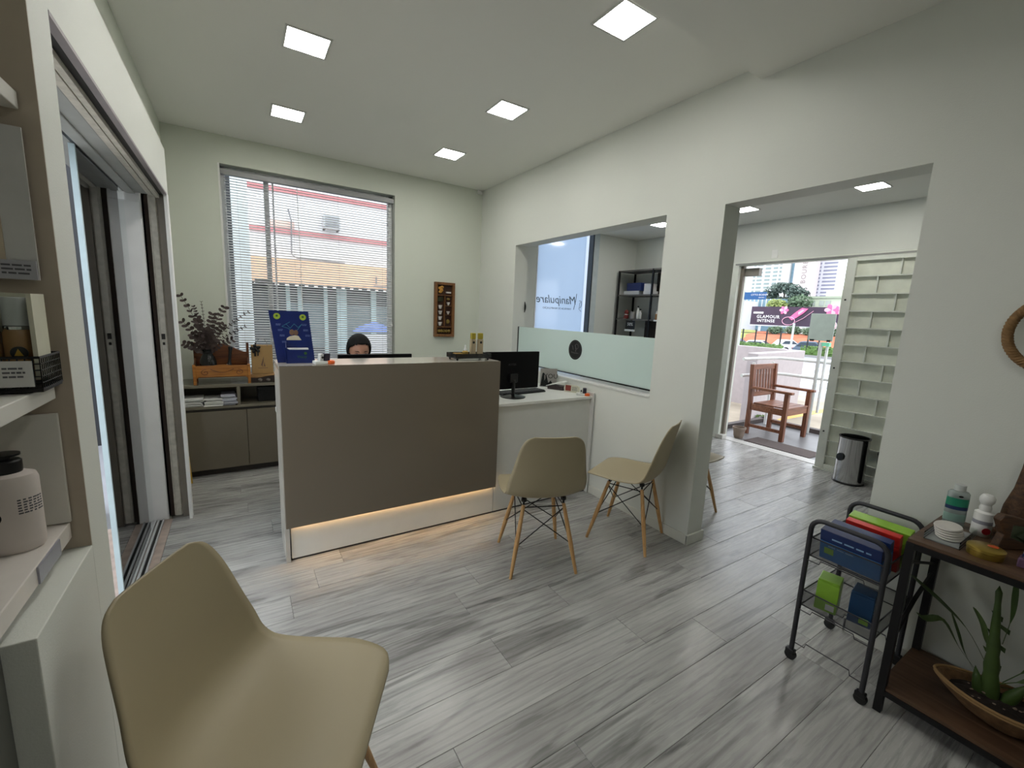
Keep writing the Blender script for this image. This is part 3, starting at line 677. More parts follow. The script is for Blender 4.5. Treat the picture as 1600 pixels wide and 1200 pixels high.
VG = mat('dark_glass_vase', (28, 30, 30), rough=.08, alpha=.93)
t = thing('glass_vase', 'dark glass vase full of dried eucalyptus in the carved box', 'vase', (.430, 4.505, .836))
MB().lathe([(0, .0), (.045, 0), (.058, .02), (.062, .06), (.058, .12), (.045, .155), (.034, .175), (.034, .20), (.042, .215), (.039, .214), (.031, .20), (.030, .178), (.04, .15), (.052, .115), (.054, .06), (.05, .02), (0, .012)], n=32).build('body', VG, t, smooth=True)
MB().lathe([(.0345, .18), (.037, .183), (.037, .192), (.0345, .195)], n=24).build('neck_band', BLACK, t)
# dried eucalyptus: stems with paired round leaves
LEAF = mat('dried_eucalyptus_leaf', (70, 58, 56), rough=.7, var=.25, scale=9); STEM = mat('dried_stem', (58, 46, 42), rough=.7)
eu = thing('dried_eucalyptus', 'bunch of dried dark eucalyptus branches in the glass vase', 'dried plant', (.430, 4.505, 1.03))
r = random.Random(5); leaf_b = MB()
def leaf_at(b, p, d, n, L, Wd):
    d = d.normalized(); s = d.cross(n).normalized(); n = s.cross(d)
    k = 8; vs = [b.b.verts.new(p)]
    ring = []
    for i in range(k):
        a = PI*(i+.5)/k; f = (1-math.cos(a))/2; wv = math.sin(a)**.8
        ring.append((f, wv))
    L1 = [b.b.verts.new(p+d*L*f+s*Wd*w_+n*(.12*L*f*f+.1*Wd*w_)) for f, w_ in ring]; M1 = [b.b.verts.new(p+d*L*f+n*(.12*L*f*f)) for f, w_ in ring]; R1 = [b.b.verts.new(p+d*L*f-s*Wd*w_+n*(.12*L*f*f+.1*Wd*w_)) for f, w_ in ring]
    for i in range(k-1):
        b.b.faces.new((M1[i], M1[i+1], L1[i+1], L1[i])); b.b.faces.new((R1[i], R1[i+1], M1[i+1], M1[i]))
branches = [((-.145, -.02, .44), .030, .020, 9), ((-.07, .0, .36), .016, .010, 14), ((-.14, -.06, .24), .034, .026, 7), ((.05, .0, .30), .034, .026, 8), ((.12, -.03, .22), .036, .024, 8),
            ((.13, .03, .36), .034, .022, 9), ((.30, .02, .33), .020, .008, 12), ((.27, .0, .21), .018, .008, 11), ((-.14, -.06, .07), .036, .026, 7), ((.0, -.04, .18), .036, .030, 8), ((.17, -.03, .10), .03, .02, 7), ((-.05, -.05, .26), .036, .028, 8),
            ((-.02, .04, .40), .012, .004, 12), ((-.09, -.05, .14), .036, .028, 6), ((.06, -.06, .10), .034, .028, 7)]
for k, ((bx_, by_, bz), L, Wd, n) in enumerate(branches):
    end = Vector((bx_, by_, bz)); base = Vector((0, 0, -.04)); mid = Vector((bx_*.25, by_*.3, bz*.55))
    pts = [base.lerp(mid, i/8).lerp(mid.lerp(end, i/8), i/8) for i in range(9)]
    sb = MB(); sb.tube(pts, .0016, 5); st_ = sb.build('branch', STEM, eu)
    lb = MB()
    for i in range(n):
        f = .25+.75*i/(n-1); q = f*8; j = min(int(q), 7); p = pts[j].lerp(pts[j+1], q-j); dr = (pts[j+1]-pts[j]).normalized()
        for sgn in (-1, 1):
            sd = dr.cross(Vector((r.uniform(-.4, .4), -1, r.uniform(-.3, .3)))).normalized()*sgn
            leaf_at(lb, p, sd+dr*.5+Vector((0, -.2, 0)), Vector((r.uniform(-.6, .6), -1, r.uniform(-.2, .8))).normalized(), L*r.uniform(.8, 1.25), Wd*r.uniform(.45, .62))
    o = lb.build('leaves', LEAF, st_, smooth=True); o['kind'] = 'stuff'
t = thing('black_jug', 'small black long-necked bottle standing in the carved box', 'bottle', (.565, 4.49, .836), 0)
MB().lathe([(0, 0), (.03, 0), (.042, .015), (.043, .045), (.034, .07), (.016, .09), (.011, .12), (.012, .20), (.017, .225), (.017, .238), (0, .24)], n=24, M=Matrix.Rotation(R_(6), 3, 'Y')).build('body', BLACK, t, smooth=True)
MB().prism([(-.012, .085), (.012, .07), (.016, .078), (-.008, .094)], -.03, -.012, 'y').build('tag', mat('silver_tag', (170, 170, 170), rough=.3), t)
# kraft paper bag
KR = mat('kraft_paper', (164, 132, 86), rough=.75, var=.05, bump=.1)
t = thing('kraft_bag', 'brown kraft paper bag with a black bow on the low cabinet', 'paper bag', (.815, 4.52, .8395))
MB().box(-.080, .080, -.035, .035, 0, .245).build('body', KR, t, bevel=.002)
MB().tube([(-.035, -.036, .235)]+[(.0+.042*math.cos(a), -.036, .245+.055*math.sin(a)) for a in [PI-PI*i/10 for i in range(11)]]+[(.042, -.036, .235)], .0022, 6).build('handle', mat('grey_string', (120, 118, 115)), t)
b = MB()
for a in range(5):
    an = R_(90+72*a+10); b.sph((-.048+.024*math.cos(an), -.042, .215+.022*math.sin(an)), .018, (1.1, .45, .8), 10, Matrix.Rotation(-an, 4, 'Y'))
b.sph((-.048, -.05, .215), .011); b.box(-.058, -.046, -.044, -.040, .15, .21).box(-.036, -.026, -.044, -.040, .155, .21).box(-.052, -.040, -.044, -.040, .225, .268)
b.build('bow', BLACK, t, smooth=True)
BR = mat('brown_print', (92, 62, 36)); MB().prism([(-.012, .075), (.004, .055), (.0, .07), (.008, .10), (.012, .15), (-.004, .10)], -.0362, -.0354, 'y').prism([(.008, .062), (.022, .06), (.014, .10)], -.0362, -.0354, 'y').build('flame_print', BR, t)
MB().box(-.035, .04, -.0362, -.0354, .046, .050).build('print_line', BR, t)
t = thing('small_chest', 'low dark box with scalloped wooden lid under the kraft bag', 'box', (.820, 4.52, .7685))
MB().box(-.105, .100, -.075, .075, 0, .05).build('body', mat('dark_brown_box', (46, 36, 32), rough=.5), t, bevel=.002)
MB().prism([(-.11, .070), (-.11, .044), (-.06, .040), (-.03, .042), (.03, .055), (.08, .058), (.105, .052), (.105, .070)], -.08, .078, 'y').build('lid', wood('pale_lid_wood', (160, 124, 78), (120, 86, 50), 'x', .5), t, bevel=.001)
for x in (-.03, .03): MB().lathe([(0, 0), (.012, .0), (.016, .008), (.016, .016), (.006, .022), (0, .022)], (x, -.079, .012), 14).build('pale_motif', mat('grey_print', (110, 104, 98)), t, smooth=True)

# ------------------------------------------------------------------ shallow wall cabinet of miniatures
wc = thing('miniature_frame', 'brown wooden wall frame of small shelves with tiny cups', 'wall frame', (2.615, 4.78, 1.455))
FW = wood('frame_wood', (128, 86, 48), (96, 62, 34), 'z', .45)
a_, b_ = -.118, .118
MB().box(a_, b_, -.045, -.0, -.300, -.270).build('bottom_rail', FW, wc, bevel=.002); MB().box(a_, b_, -.045, -.0, .272, .300).build('top_rail', FW, wc, bevel=.002)
for x0, x1 in ((a_, a_+.028), (b_-.028, b_)): MB().box(x0, x1, -.045, 0, -.27, .272).build('stile', FW, wc, bevel=.002)
MB().box(a_+.02, b_-.02, -.008, -.002, -.28, .28).build('back', mat('dark_wood_back', (58, 34, 20), rough=.6), wc)
b = MB().box(-.004, .004, -.038, -.008, -.19, .16)
for z_, x0, x1 in ((-.19, a_+.02, b_-.02), (.16, .0, b_-.02), (.16, a_+.02, 0), (.045, 0, b_-.02), (-.055, 0, b_-.02)): b.box(x0, x1, -.038, -.008, z_-.004, z_+.004)
b.build('shelf_grid', FW, wc)
CUP = mat('white_porcelain', (205, 200, 196), rough=.3); GS = mat('dried_fruit_gold', (178, 128, 50), rough=.5, var=.2); OL = mat('olive_gold', (120, 100, 40), rough=.6, var=.3)
for k in range(4): MB().lathe([(0, 0), (.012, 0), (.024, .04), (.021, .04), (.01, .004), (0, .004)], (-.052, -.026, -.175+k*.062), 14).build('cup', CUP, wc, smooth=True)
for z_ in (.052, -.048): MB().lathe([(0, 0), (.008, 0), (.020, .034), (.017, .034), (.006, .004), (0, .004)], (.045, -.026, z_), 14).build('cup', CUP, wc, smooth=True)
for k, (x, z_) in enumerate(((-.06, .235), (-.04, .215), (-.055, .195), (-.035, .245))): MB().sph((x, -.035, z_), .021, (1, .5, .8), 12).build('dried_fruit', GS, wc, smooth=True)
MB().box(.02, .075, -.032, -.01, .185, .20).build('pale_block', CUP, wc)
for k in range(5): MB().sph((-.06+k*.03, -.025, -.235), .019, (1, .6, .9), 10).build('dried_pod', OL, wc, smooth=True)
MB().sph((.045, -.024, -.13), .022, (1, .5, 1.2), 12).build('dried_pod', OL, wc, smooth=True)
MB().sph((.045, -.024, .12), .018, (1.2, .5, .7), 12).build('dried_pod', OL, wc, smooth=True)
MB().box(-.085, -.02, -.028, -.01, .09, .14).build('dark_moss', mat('moss', (44, 44, 24), rough=.9), wc)

# ------------------------------------------------------------------ receptionist behind the counter
def skin_figure(name, pts, edges, radii, m, parent, root, sub=2):
    me = bpy.data.meshes.new(name); me.from_pydata(pts, edges, []); o = bpy.data.objects.new(name, me); C.objects.link(o); o.parent = parent
    sk = o.modifiers.new('skin', 'SKIN'); sk.use_smooth_shade = True
    for i, v in enumerate(me.skin_vertices[0].data if me.skin_vertices else []): pass
    if not me.skin_vertices:
        bm = bmesh.new(); bm.from_mesh(me); bm.verts.layers.skin.verify(); bm.to_mesh(me); bm.free()
    for i, v in enumerate(me.skin_vertices[0].data):
        q = radii[i]; v.radius = q if isinstance(q, tuple) else (q, q); v.use_root = (i == root)
    sb = o.modifiers.new('sub', 'SUBSURF'); sb.levels = sub; sb.render_levels = sub
    me.materials.append(m); return o
SKIN = mat('skin', (172, 126, 104), rough=.5, var=.03, scale=20); HAIR = mat('black_hair', (9, 8, 8), spec=.25, rough=.7, var=.3, scale=40, stretch=(1, 1, .1)); TOP = mat('dark_uniform', (46, 48, 56), rough=.8, bump=.3, bscale=90)
pe = thing('person', 'person with black tied-back hair in a dark top sitting behind the counter, looking down', 'person', (1.452, 3.78, 0))
hx = 0.0
P_ = [(0, .04, .50), (0, .03, .62), (0, .01, .76), (0, -.01, .88), (0, -.01, .965), (0, -.025, 1.02),      # pelvis..neck
      (.085, -.01, .92), (.165, -.01, .90), (.205, -.08, .78), (.17, -.27, .762), (.15, -.35, .768),
      (-.085, -.01, .92), (-.165, -.01, .90), (-.205, -.08, .78), (-.17, -.27, .762), (-.15, -.35, .768),
      (.09, .0, .49), (.11, -.36, .49), (.11, -.38, .10), (.11, -.47, .05), (-.09, .0, .49), (-.11, -.36, .49), (-.11, -.38, .10), (-.11, -.47, .05)]
E_ = [(0, 1), (1, 2), (2, 3), (3, 4), (4, 5), (3, 6), (6, 7), (7, 8), (8, 9), (9, 10), (3, 11), (11, 12), (12, 13), (13, 14), (14, 15), (0, 16), (16, 17), (17, 18), (18, 19), (0, 20), (20, 21), (21, 22), (22, 23)]
R0 = [(.15, .11), (.125, .09), (.14, .10), (.12, .09), (.05, .05), (.048, .05), (.075, .06), .052, .043, .033, .027, (.075, .06), .052, .043, .033, .027, .085, .062, .042, .035, .085, .062, .042, .035]
skin_figure('body', P_, E_, R0, TOP, pe, 0)
for sx in (1, -1):
    hp = [(sx*.15, -.34, .768), (sx*.148, -.39, .768), (sx*.145, -.415, .768)]
    V = [hp[0], hp[1]]; Ed = [(0, 1)]; Rd = [(.022, .020), (.032, .017)]
    for k in range(4):
        bx_ = sx*(.145) + (k-1.5)*.0165; l = (.032, .037, .034, .027)[k]
        i0 = len(V); V += [(bx_, -.405, .772), (bx_, -.405-l*.6, .770), (bx_, -.405-l, .760), (bx_, -.405-l*1.2, .752)]; Ed += [(1, i0), (i0, i0+1), (i0+1, i0+2), (i0+2, i0+3)]; Rd += [.0092, .0085, .008, .007]
    i0 = len(V); V += [(sx*.115, -.375, .766), (sx*.098, -.40, .760), (sx*.094, -.42, .756)]; Ed += [(0, i0), (i0, i0+1), (i0+1, i0+2)]; Rd += [.011, .010, .008]
    skin_figure('hand', V, Ed, Rd, SKIN, pe, 0)
# head: eyes half-way up, brow, nose, mouth; tilted down towards the desk
def head_mesh(scale=1.0):
    b = MB(); b.sph((0, 0, 0), 1.0, n=48)
    g = lambda x, c, w_: math.exp(-((x-c)/w_)**2)
    for v in b.b.verts:
        x, y, z_ = v.co
        X, Y, Z = x*.074, y*.094, z_*.118
        if z_ < 0: X *= 1-.34*(-z_)**1.3; Y *= 1-.12*(-z_)
        if y < 0:
            k = -y
            Y += -.021*g(x, 0, .16)*g(z_, -.17, .17)*k + -.010*g(x, 0, .10)*g(z_, .0, .18)*k
            Y += .011*(g(x, .40, .20)+g(x, -.40, .20))*g(z_, .02, .13)*k
            Y += -.006*(g(x, .38, .28)+g(x, -.38, .28))*g(z_, .20, .10)*k
            Y += -.007*g(x, 0, .26)*g(z_, -.47, .07)*k + .004*g(x, 0, .22)*g(z_, -.52, .03)*k - .008*g(x, 0, .25)*g(z_, -.78, .14)*k
        v.co = (X, Y, Z)
    return b
HM = Matrix.Translation((-.002, -.055, 1.115)) @ Matrix.Rotation(R_(24), 4, 'X')
def place(b, name, m, par, smooth=True):
    bmesh.ops.transform(b.b, matrix=HM, verts=b.b.verts); return b.build(name, m, par, smooth=smooth)
hd = place(head_mesh(), 'head', SKIN, pe)
place(MB().sph((.031, -.075, .004), .0115, (1.2, .7, .62), 14).sph((-.031, -.075, .004), .0115, (1.2, .7, .62), 14), 'eyelids', mat('eyelid_skin', (120, 82, 68), rough=.5), hd)
place(MB().tube([(.014, -.090, .024), (.03, -.090, .030), (.048, -.080, .026)], [.0022, .003, .0015], 6).tube([(-.014, -.090, .024), (-.03, -.090, .030), (-.048, -.080, .026)], [.0022, .003, .0015], 6), 'eyebrows', HAIR, hd)
place(MB().sph((0, -.083, -.056), .022, (1, .4, .32), 14), 'lips', mat('lips', (150, 82, 78), rough=.45), hd)
place(MB().sph((.072, .004, -.008), .030, (.28, .6, 1), 14).sph((-.072, .004, -.008), .030, (.28, .6, 1), 14), 'ears', SKIN, hd)
hb = MB(); hb.sph((0, 0, 0), 1.0, n=48)
kill = []
for v in hb.b.verts:
    x, y, z_ = v.co
    X, Y, Z = x*.088*(1+.06*(1-z_*z_)), y*.106+.006, math.copysign(abs(z_)**.92, z_)*.122+.004
    front = y < -.28 and z_ < .62-.55*abs(x)**2.2
    if front: kill.append(v)
    if z_ < -.75: kill.append(v)
    v.co = (X, Y, Z)
bmesh.ops.delete(hb.b, geom=list(set(kill)), context='VERTS')
o = place(hb, 'hair', HAIR, pe); md = o.modifiers.new('s', 'SOLIDIFY'); md.thickness = .008; md.offset = -1
q = MB().sph((0, .12, -.02), .042, (1, .8, 1), 20); bmesh.ops.transform(q.b, matrix=HM, verts=q.b.verts); q.build('hair_bun', HAIR, o, smooth=True)
t = thing('office_chair', 'office chair hidden behind the counter, carrying the seated person', 'chair', (1.452, 3.82, 0))
MB().box(-.23, .23, -.22, .22, .36, .40).build('seat', BLACK, t, bevel=.03)
MB().cyl((0, 0, .08), (0, 0, .36), .03, n=16).build('column', BLACKM, t)
b = MB()
for k in range(5):
    a = 2*PI*k/5; b.cyl((0, 0, .09), (.27*math.cos(a), .27*math.sin(a), .065), .018, .012, 8)
b.build('star_base', BLACKM, t)
for k in range(5):
    a = 2*PI*k/5; MB().cyl((.27*math.cos(a)-.012, .27*math.sin(a), .027), (.27*math.cos(a)+.012, .27*math.sin(a), .027), .027, n=14).build('castor', BLACK, t)

# ------------------------------------------------------------------ pass-through: frosted glass screen with round emblem
gs = thing('frosted_glass_screen', 'frosted green-tinted glass screen with round black emblem in the pass-through', 'glass screen', (W+.05, 3.1, PZ0))
box('pane', frosted('frosted_glass', (228, 243, 238), .35, .10, .05), gs, W+.045, W+.053, P0+.006, P1-.055, .952, 1.318)
MB().box(W+.038, W+.060, P0+.002, P1-.05, .944, .953).build('bottom_gasket', BLACK, gs)
MB().box(W+.038, W+.060, P1-.058, P1-.048, .945, 1.318).build('end_gasket', BLACK, gs)
q = MB().cyl((W+.044, 3.065, 1.160), (W+.041, 3.065, 1.160), .085, n=40).build('round_emblem', mat('emblem_black', (22, 22, 22), rough=.4), gs)
EG = mat('emblem_grey', (92, 88, 88), rough=.5)
b = MB(); N = 40
b.tube([(W+.0405, 3.065+.074*math.cos(2*PI*k/N), 1.16+.074*math.sin(2*PI*k/N)) for k in range(N)], .0012, 4, True)
b.tube([(W+.0405, 3.045+.02*math.cos(a), 1.19+.022*math.sin(a)) for a in [k*.4 for k in range(15)]], .0028, 4)
b.tube([(W+.0405, 3.065, 1.20), (W+.0405, 3.05, 1.17), (W+.0405, 3.055, 1.145)], .004, 4).tube([(W+.0405, 3.10, 1.195), (W+.0405, 3.088, 1.16)], .0028, 4)
b.build('emblem_drawing', EG, q)
text('emblem_lettering', 'Manipulare', .022, EG, q, TM(W+.0402, 3.065, 1.135, 90, 0, -90))
fix(gs)
struct(box('trim_4', mat('white_sill', (224, 224, 220), rough=.35), None, W-.006, W+T+.006, P0+.001, P1-.001, PZ0, PZ0+.012))
tag(MB().prism([(-.003, -.055), (.003, -.04), (.010, -.02), (.012, 0), (.010, .02), (.003, .04), (-.003, .055)], -.012, 0, 'y').build('wall_hook', BLACK, None), 'small black half-oval fixture on the left reveal of the pass-through', 'wall fixture').location = (W+T-.012, P1-.001, 1.52)

# ------------------------------------------------------------------ entry hall: big frosted window with mirrored sign
fw = struct(MB().box(GX0-.02, GX0+.012, YE+.02, YE+.10, .35, HE).box(GX1, GX1+.018, YE+.0, YE+.10, .35, HE).build('window_2', mat('dark_anodised', (48, 56, 60), rough=.3), None))
MB().box(GX1+.018, 5.02, YE-.004, YE+.10, .35, HE).build('side_frame', mat('pale_blue_frame', (196, 206, 208), rough=.4), fw)
MB().box(GX0-.012, GX0+.004, YE-.004, YE+.05, .35, HE).build('edge_bead', WHCOL, fw)
MB().box(GX0+.012, GX1-.085, YE+.05, YE+.056, .36, HE).build('pane', frosted('blue_frosted_glass', (210, 224, 238), .82, .05, .1), fw)
MB().grid(lambda u, v: (GX1-.085+.085*math.sin(u*PI/2), YE+.053-.0+.045*(1-math.cos(u*PI/2)), .36+v*(HE-.36)), 10, 1).build('curved_pane_edge', frosted('blue_frosted_glass', (210, 224, 238)), fw, smooth=True)
SG = mat('sign_grey_ink', (84, 96, 108), rough=.6)
text('window_lettering', 'Manipulare', .155, SG, fw, TM(4.36, YE+.049, 1.66), mirror=True, shear=.25)
text('window_lettering', 'FARMÁCIA DE MANIPULAÇÃO', .036, SG, fw, TM(4.37, YE+.049, 1.545), mirror=True)
b = MB(); b.tube([(4.70, YE+.048, 1.76), (4.69, YE+.048, 1.66), (4.66, YE+.048, 1.54)], .004, 4)
b.tube([(4.77+.03*math.cos(a), YE+.048, 1.62+.05*math.sin(a)) for a in [-1.8+k*.3 for k in range(14)]], .0035, 4).tube([(4.80, YE+.048, 1.66), (4.77, YE+.048, 1.64), (4.76, YE+.048, 1.55), (4.80, YE+.048, 1.52)], .003, 4)
b.build('window_sign_drawing', SG, fw)

# dark shelving by the far wall
DW = wood('dark_brown_board', (50, 38, 32), (34, 25, 21), 'y', .5)
sh = thing('display_shelving', 'black metal display shelving with dark boards in the entry hall corner', 'shelving', (5.55, 4.3, 0))
SX0, SX1, SY0, SY1 = 5.40, 5.75, 3.66, 4.87
for x in (SX0, SX1-.022):
    for y in (SY0, 4.235, SY1-.022): MB().box(x, x+.022, y, y+.022, 0, 2.13).build('upright', BLACKM, sh)
for z_ in (.12, .55, 1.0, 1.43, 1.77, 2.11): MB().box(SX0+.004, SX1-.004, SY0, SY1, z_, z_+.02).build('shelf', mat('grey_brown_shelf', (96, 92, 86), rough=.4) if z_ > 1.2 else DW, sh)
MB().box(SX1-.004, SX1+.004, SY0, 4.45, 1.79, 2.11).build('back_panel', DW, sh); MB().box(SX1-.004, SX1+.004, SY0, 4.60, .14, 1.43).build('back_panel', DW, sh)
fix(sh)
def small(name, label, cat, x, y, z_, m, dx, dy, dz, extra=None, group=None):
    t = thing(name, label, cat, (x, y, z_), 0, group); MB().box(-dx, dx, -dy, dy, 0, dz*.8).build('body', m, t, bevel=.002); MB().box(-dx-.001, dx+.001, -dy-.001, dy+.001, dz*.8, dz).build('lid', extra or m, t, bevel=.002); return t
NB = mat('navy_box', (28, 42, 92), rough=.5); WB = mat('white_box', (204, 204, 204), rough=.5)
small('white_carton', 'flat white carton under the navy box on the upper hall shelf', 'box', 5.50, 4.62, 1.7905, WB, .08, .14, .05)
small('navy_box', 'navy blue box lying on a flat white carton on the upper hall shelf', 'box', 5.50, 4.58, 1.841, NB, .08, .13, .11)
small('white_carton', 'lower pale carton right of the navy box on the hall shelf', 'box', 5.50, 4.34, 1.7905, WB, .07, .07, .045)
small('white_carton', 'upper small pale carton right of the navy box on the hall shelf', 'box', 5.50, 4.35, 1.836, WB, .06, .06, .10)
RB = mat('dark_red_plastic', (120, 40, 36), rough=.4)
t = thing('red_figure_bottle', 'dark red round-topped bottle on the middle hall shelf', 'bottle', (5.47, 4.72, 1.4505)); MB().lathe([(0, 0), (.035, 0), (.038, .02), (.03, .05), (.022, .06), (.03, .08), (.028, .105), (.012, .125), (0, .13)], n=18).build('body', RB, t, smooth=True); MB().cyl((0, 0, .052), (0, 0, .062), .027, n=18).build('band', WHITEP, t)
t = thing('grey_jar', 'grey lidded jar beside the red bottle on the hall shelf', 'jar', (5.47, 4.60, 1.4505)); MB().lathe([(0, 0), (.036, 0), (.038, .005), (.038, .085), (0, .088)], n=20).build('body', mat('grey_card', (150, 148, 146)), t, smooth=True); MB().cyl((0, 0, .089), (0, 0, .102), .039, n=20).build('lid', mat('grey_card', (150, 148, 146)), t)
for k, (y, h) in enumerate(((4.50, .16), (4.455, .12))):
    t = thing('slim_white_bottle', ('taller' if k == 0 else 'shorter')+' slim white bottle on the middle hall shelf', 'bottle', (5.46, y, 1.4505)); MB().lathe([(0, 0), (.017, 0), (.018, .004), (.018, h*.7), (.010, h*.78), (.010, h), (0, h)], n=16).build('body', WHITEP, t, smooth=True); MB().cyl((0, 0, h+.001), (0, 0, h+.02), .012, n=14).build('cap', BLACK, t)
for k in range(5):
    t = thing('amber_vial', ('first', 'second', 'third', 'fourth', 'fifth')[k]+' amber vial from the left in the row on the right hall shelf', 'bottle', (5.47, 4.18-k*.042, 1.4505), 0, 'amber vials on the hall shelf')
    MB().lathe([(0, 0), (.016, 0), (.017, .004), (.017, .07), (.009, .08), (0, .08)], n=14).build('body', mat('amber_bottle', (150, 112, 74)), t, smooth=True); MB().cyl((0, 0, .081), (0, 0, .115), .010, n=12).build('cap', WHITEP, t)
t = thing('sale_sign', 'small black sale sign with white figures below the middle hall shelf', 'sign', (5.392, 4.56, 1.30)); MB().box(-.003, .003, -.085, .085, .0, .128).build('panel', BLACK, t); text('figures', '50%', .062, WHITEP, t, TM(-.0038, 0, .07, 90, 0, -90)); MB().box(-.012, .0, -.09, .09, -.028, -.002).build('base', WHITEP, t)
for y in (4.13, 4.02):
    MB().box(-.003, 0, -.03, .03, 0, .022).build('price_label', WHITEP, None).location = (5.3995, y, 1.428)
    o = bpy.data.objects[-1] if False else [x for x in C.objects if x.name.startswith('price_label')][-1]
    tag(o, ('left' if y > 4.1 else 'right')+' white price label on the edge of the middle hall shelf', 'label')
for k in range(3):
    t = thing('sample_sachet', ('left', 'middle', 'right')[k]+' pale sachet of three leaning on the lower hall shelf', 'sachet', (5.47, 4.22-k*.07, 1.0205), 0, 'pale sachets on the lower hall shelf')
    MB().prism([(-.02, 0), (.012, 0), (.05, .15), (.03, .155)], -.03, .03, 'x').build('body', mat('grey_card', (150, 148, 146)), t); MB().prism([(.026, .145), (.05, .14), (.053, .165), (.033, .168)], -.03, .03, 'x').build('fold', WHITEP, t)

# ------------------------------------------------------------------ entrance: frame, gate, mat, chair
GF = mat('cream_gate_paint', (222, 225, 215), rough=.45, var=.04)
dr = struct(MB().box(XE-.03, XE+.16, 3.262, D1, 0, 2.165).box(XE-.03, XE+.06, D0, D1, 2.125, 2.165).build('door_3', GF, None, bevel=.004))
MB().box(XE+.02, XE+.06, 3.225, 3.262, 0, 2.13).build('brown_reveal', mat('grey_brown_reveal', (128, 120, 110)), dr)
MB().box(XE-.04, XE-.018, D0, D1-.05, 2.135, 2.150).build('top_track', mat('grey_track', (150, 150, 146), rough=.4), dr)
MB().box(XE+.05, XE+.12, 3.06, 3.24, 2.01, 2.10).build('closer_box', mat('grey_brown_box', (146, 140, 132), rough=.5), dr, bevel=.004)
MB().box(XE+.0, XE+.16, D0, 3.26, -.01, .004).build('threshold', mat('pale_threshold', (190, 188, 184), rough=.4), dr)
MB().box(XE-.04, XE+.05, 3.20, 3.30, 0.0, .055).build('stone_block', mat('white_stone', (196, 194, 188), rough=.7, var=.08), dr, bevel=.006)
gt = thing('entrance_gate', 'cream metal sliding gate with a brick-pattern grille beside the entrance', 'gate', (5.72, 1.6, 0))
GX = 5.70
MB().box(GX-.03, GX+.03, 2.055, 2.135, .02, 2.12).build('front_stile', GF, gt, bevel=.004)
MB().box(GX+.002, GX+.008, 1.20, 2.06, .03, 2.10).build('backing_sheet', mat('cream_sheet', (226, 229, 214), rough=.5), gt)
MB().box(GX-.028, GX+.01, 1.20, 2.055, 2.085, 2.12).build('top_rail', GF, gt); MB().box(GX-.028, GX+.01, 1.20, 2.055, .02, .06).build('bottom_rail', GF, gt)
MB().box(GX-.05, GX+.04, 1.20, 2.14, .0, .018).build('floor_track', GF, gt)
for k in range(12):
    z_ = 1.94-k*.163
    if z_ > .08: MB().box(GX-.026, GX+.0, 1.20, 2.055, z_-.006, z_+.006).build('grille_bar', GF, gt)
    zz0, zz1 = z_+.006, min(z_+.157, 2.085)
    if zz1 > .1:
        for y in ((1.72, 1.38) if k % 2 == 0 else (1.875, 1.55)):
            MB().box(GX-.022, GX+.0, y-.006, y+.006, max(zz0, .06), zz1).build('grille_upright', GF, gt)
for z_ in (1.72, 1.05, .40): MB().sph((GX-.031, 2.10, z_), .009, n=10).build('bolt', BLACKM, gt, smooth=True)
fix(gt)
tag(MB().box(-.006, 0, -.032, .032, -.045, .045).box(-.009, -.006, -.02, .02, .005, .03).build('wall_socket', WHITEP, None, bevel=.002), 'white wall socket high above the entrance doorway', 'socket').location = (XE, 2.88, 2.232)
bn = thing('steel_bin', 'polished steel waste bin with half-open round lid by the gate', 'bin', (5.50, 1.775, 0))
MB().lathe([(0, .012), (.118, .012), (.118, .43), (.121, .436), (.113, .438), (.113, .10), (0, .10)], n=40).build('drum', CHROME, bn, smooth=True)
MB().lathe([(0, 0), (.124, 0), (.124, .012), (.119, .018), (0, .018)], n=40).build('base_ring', BLACK, bn, smooth=True)
MB().lathe([(.112, .4385), (.122, .4385), (.122, .446), (.112, .446), (.112, .4385)], n=40).build('rim', BLACK, bn, smooth=True)
q = MB().cyl((0, 0, 0), (.0, 0, .012), .036, n=24); bmesh.ops.transform(q.b, matrix=Matrix.Rotation(R_(155), 4, 'Z') @ Matrix.Translation((.118, 0, .25)) @ Matrix.Rotation(R_(80), 4, 'Y'), verts=q.b.verts); q.build('round_badge', mat('badge_black', (20, 20, 20), rough=.3), bn)
bn2 = thing('black_bin', 'black bin mostly hidden behind the right edge of the opening', 'bin', (5.52, 1.475, 0))
MB().lathe([(0, 0), (.10, 0), (.115, .33), (.107, .33), (.094, .01), (0, .01)], n=32).build('drum', BLACK, bn2, smooth=True); MB().lathe([(.107, .331), (.118, .331), (.118, .35), (.107, .35), (.107, .331)], n=32).build('rim', BLACKM, bn2, smooth=True)

# porch
struct(box('floor_porch', mat('porch_vinyl', (120, 120, 122), rough=.35, var=.12, scale=5), None, XE+.16, 7.34, -1.0, 3.52, -.4, -.005))
struct(MB().box(7.30, 7.40, -1.0, 3.56, -.35, .055).box(XE+.16, 7.40, 3.50, 3.58, -.35, .055).build('trim_5', mat('dark_curb', (74, 66, 64), rough=.6), None))
tag(MB().box(-.165, .165, -.375, .375, 0, .010).build('doormat', mat('brown_doormat', (88, 78, 76), rough=.95, bump=.8, bscale=300), None, bevel=.003), 'dark brown doormat in front of the entrance on the porch', 'doormat').location = (6.13, 2.68, -.0048)
RD = wood('reddish_wood', (134, 84, 60), (92, 54, 38), 'z', .4, 5); RDX = wood('reddish_wood_x', (146, 94, 68), (100, 60, 42), 'x', .4, 5)
wcx = thing('wooden_armchair', 'reddish slatted wooden armchair standing on the porch outside the entrance', 'armchair', (6.665, 3.03, -.005))
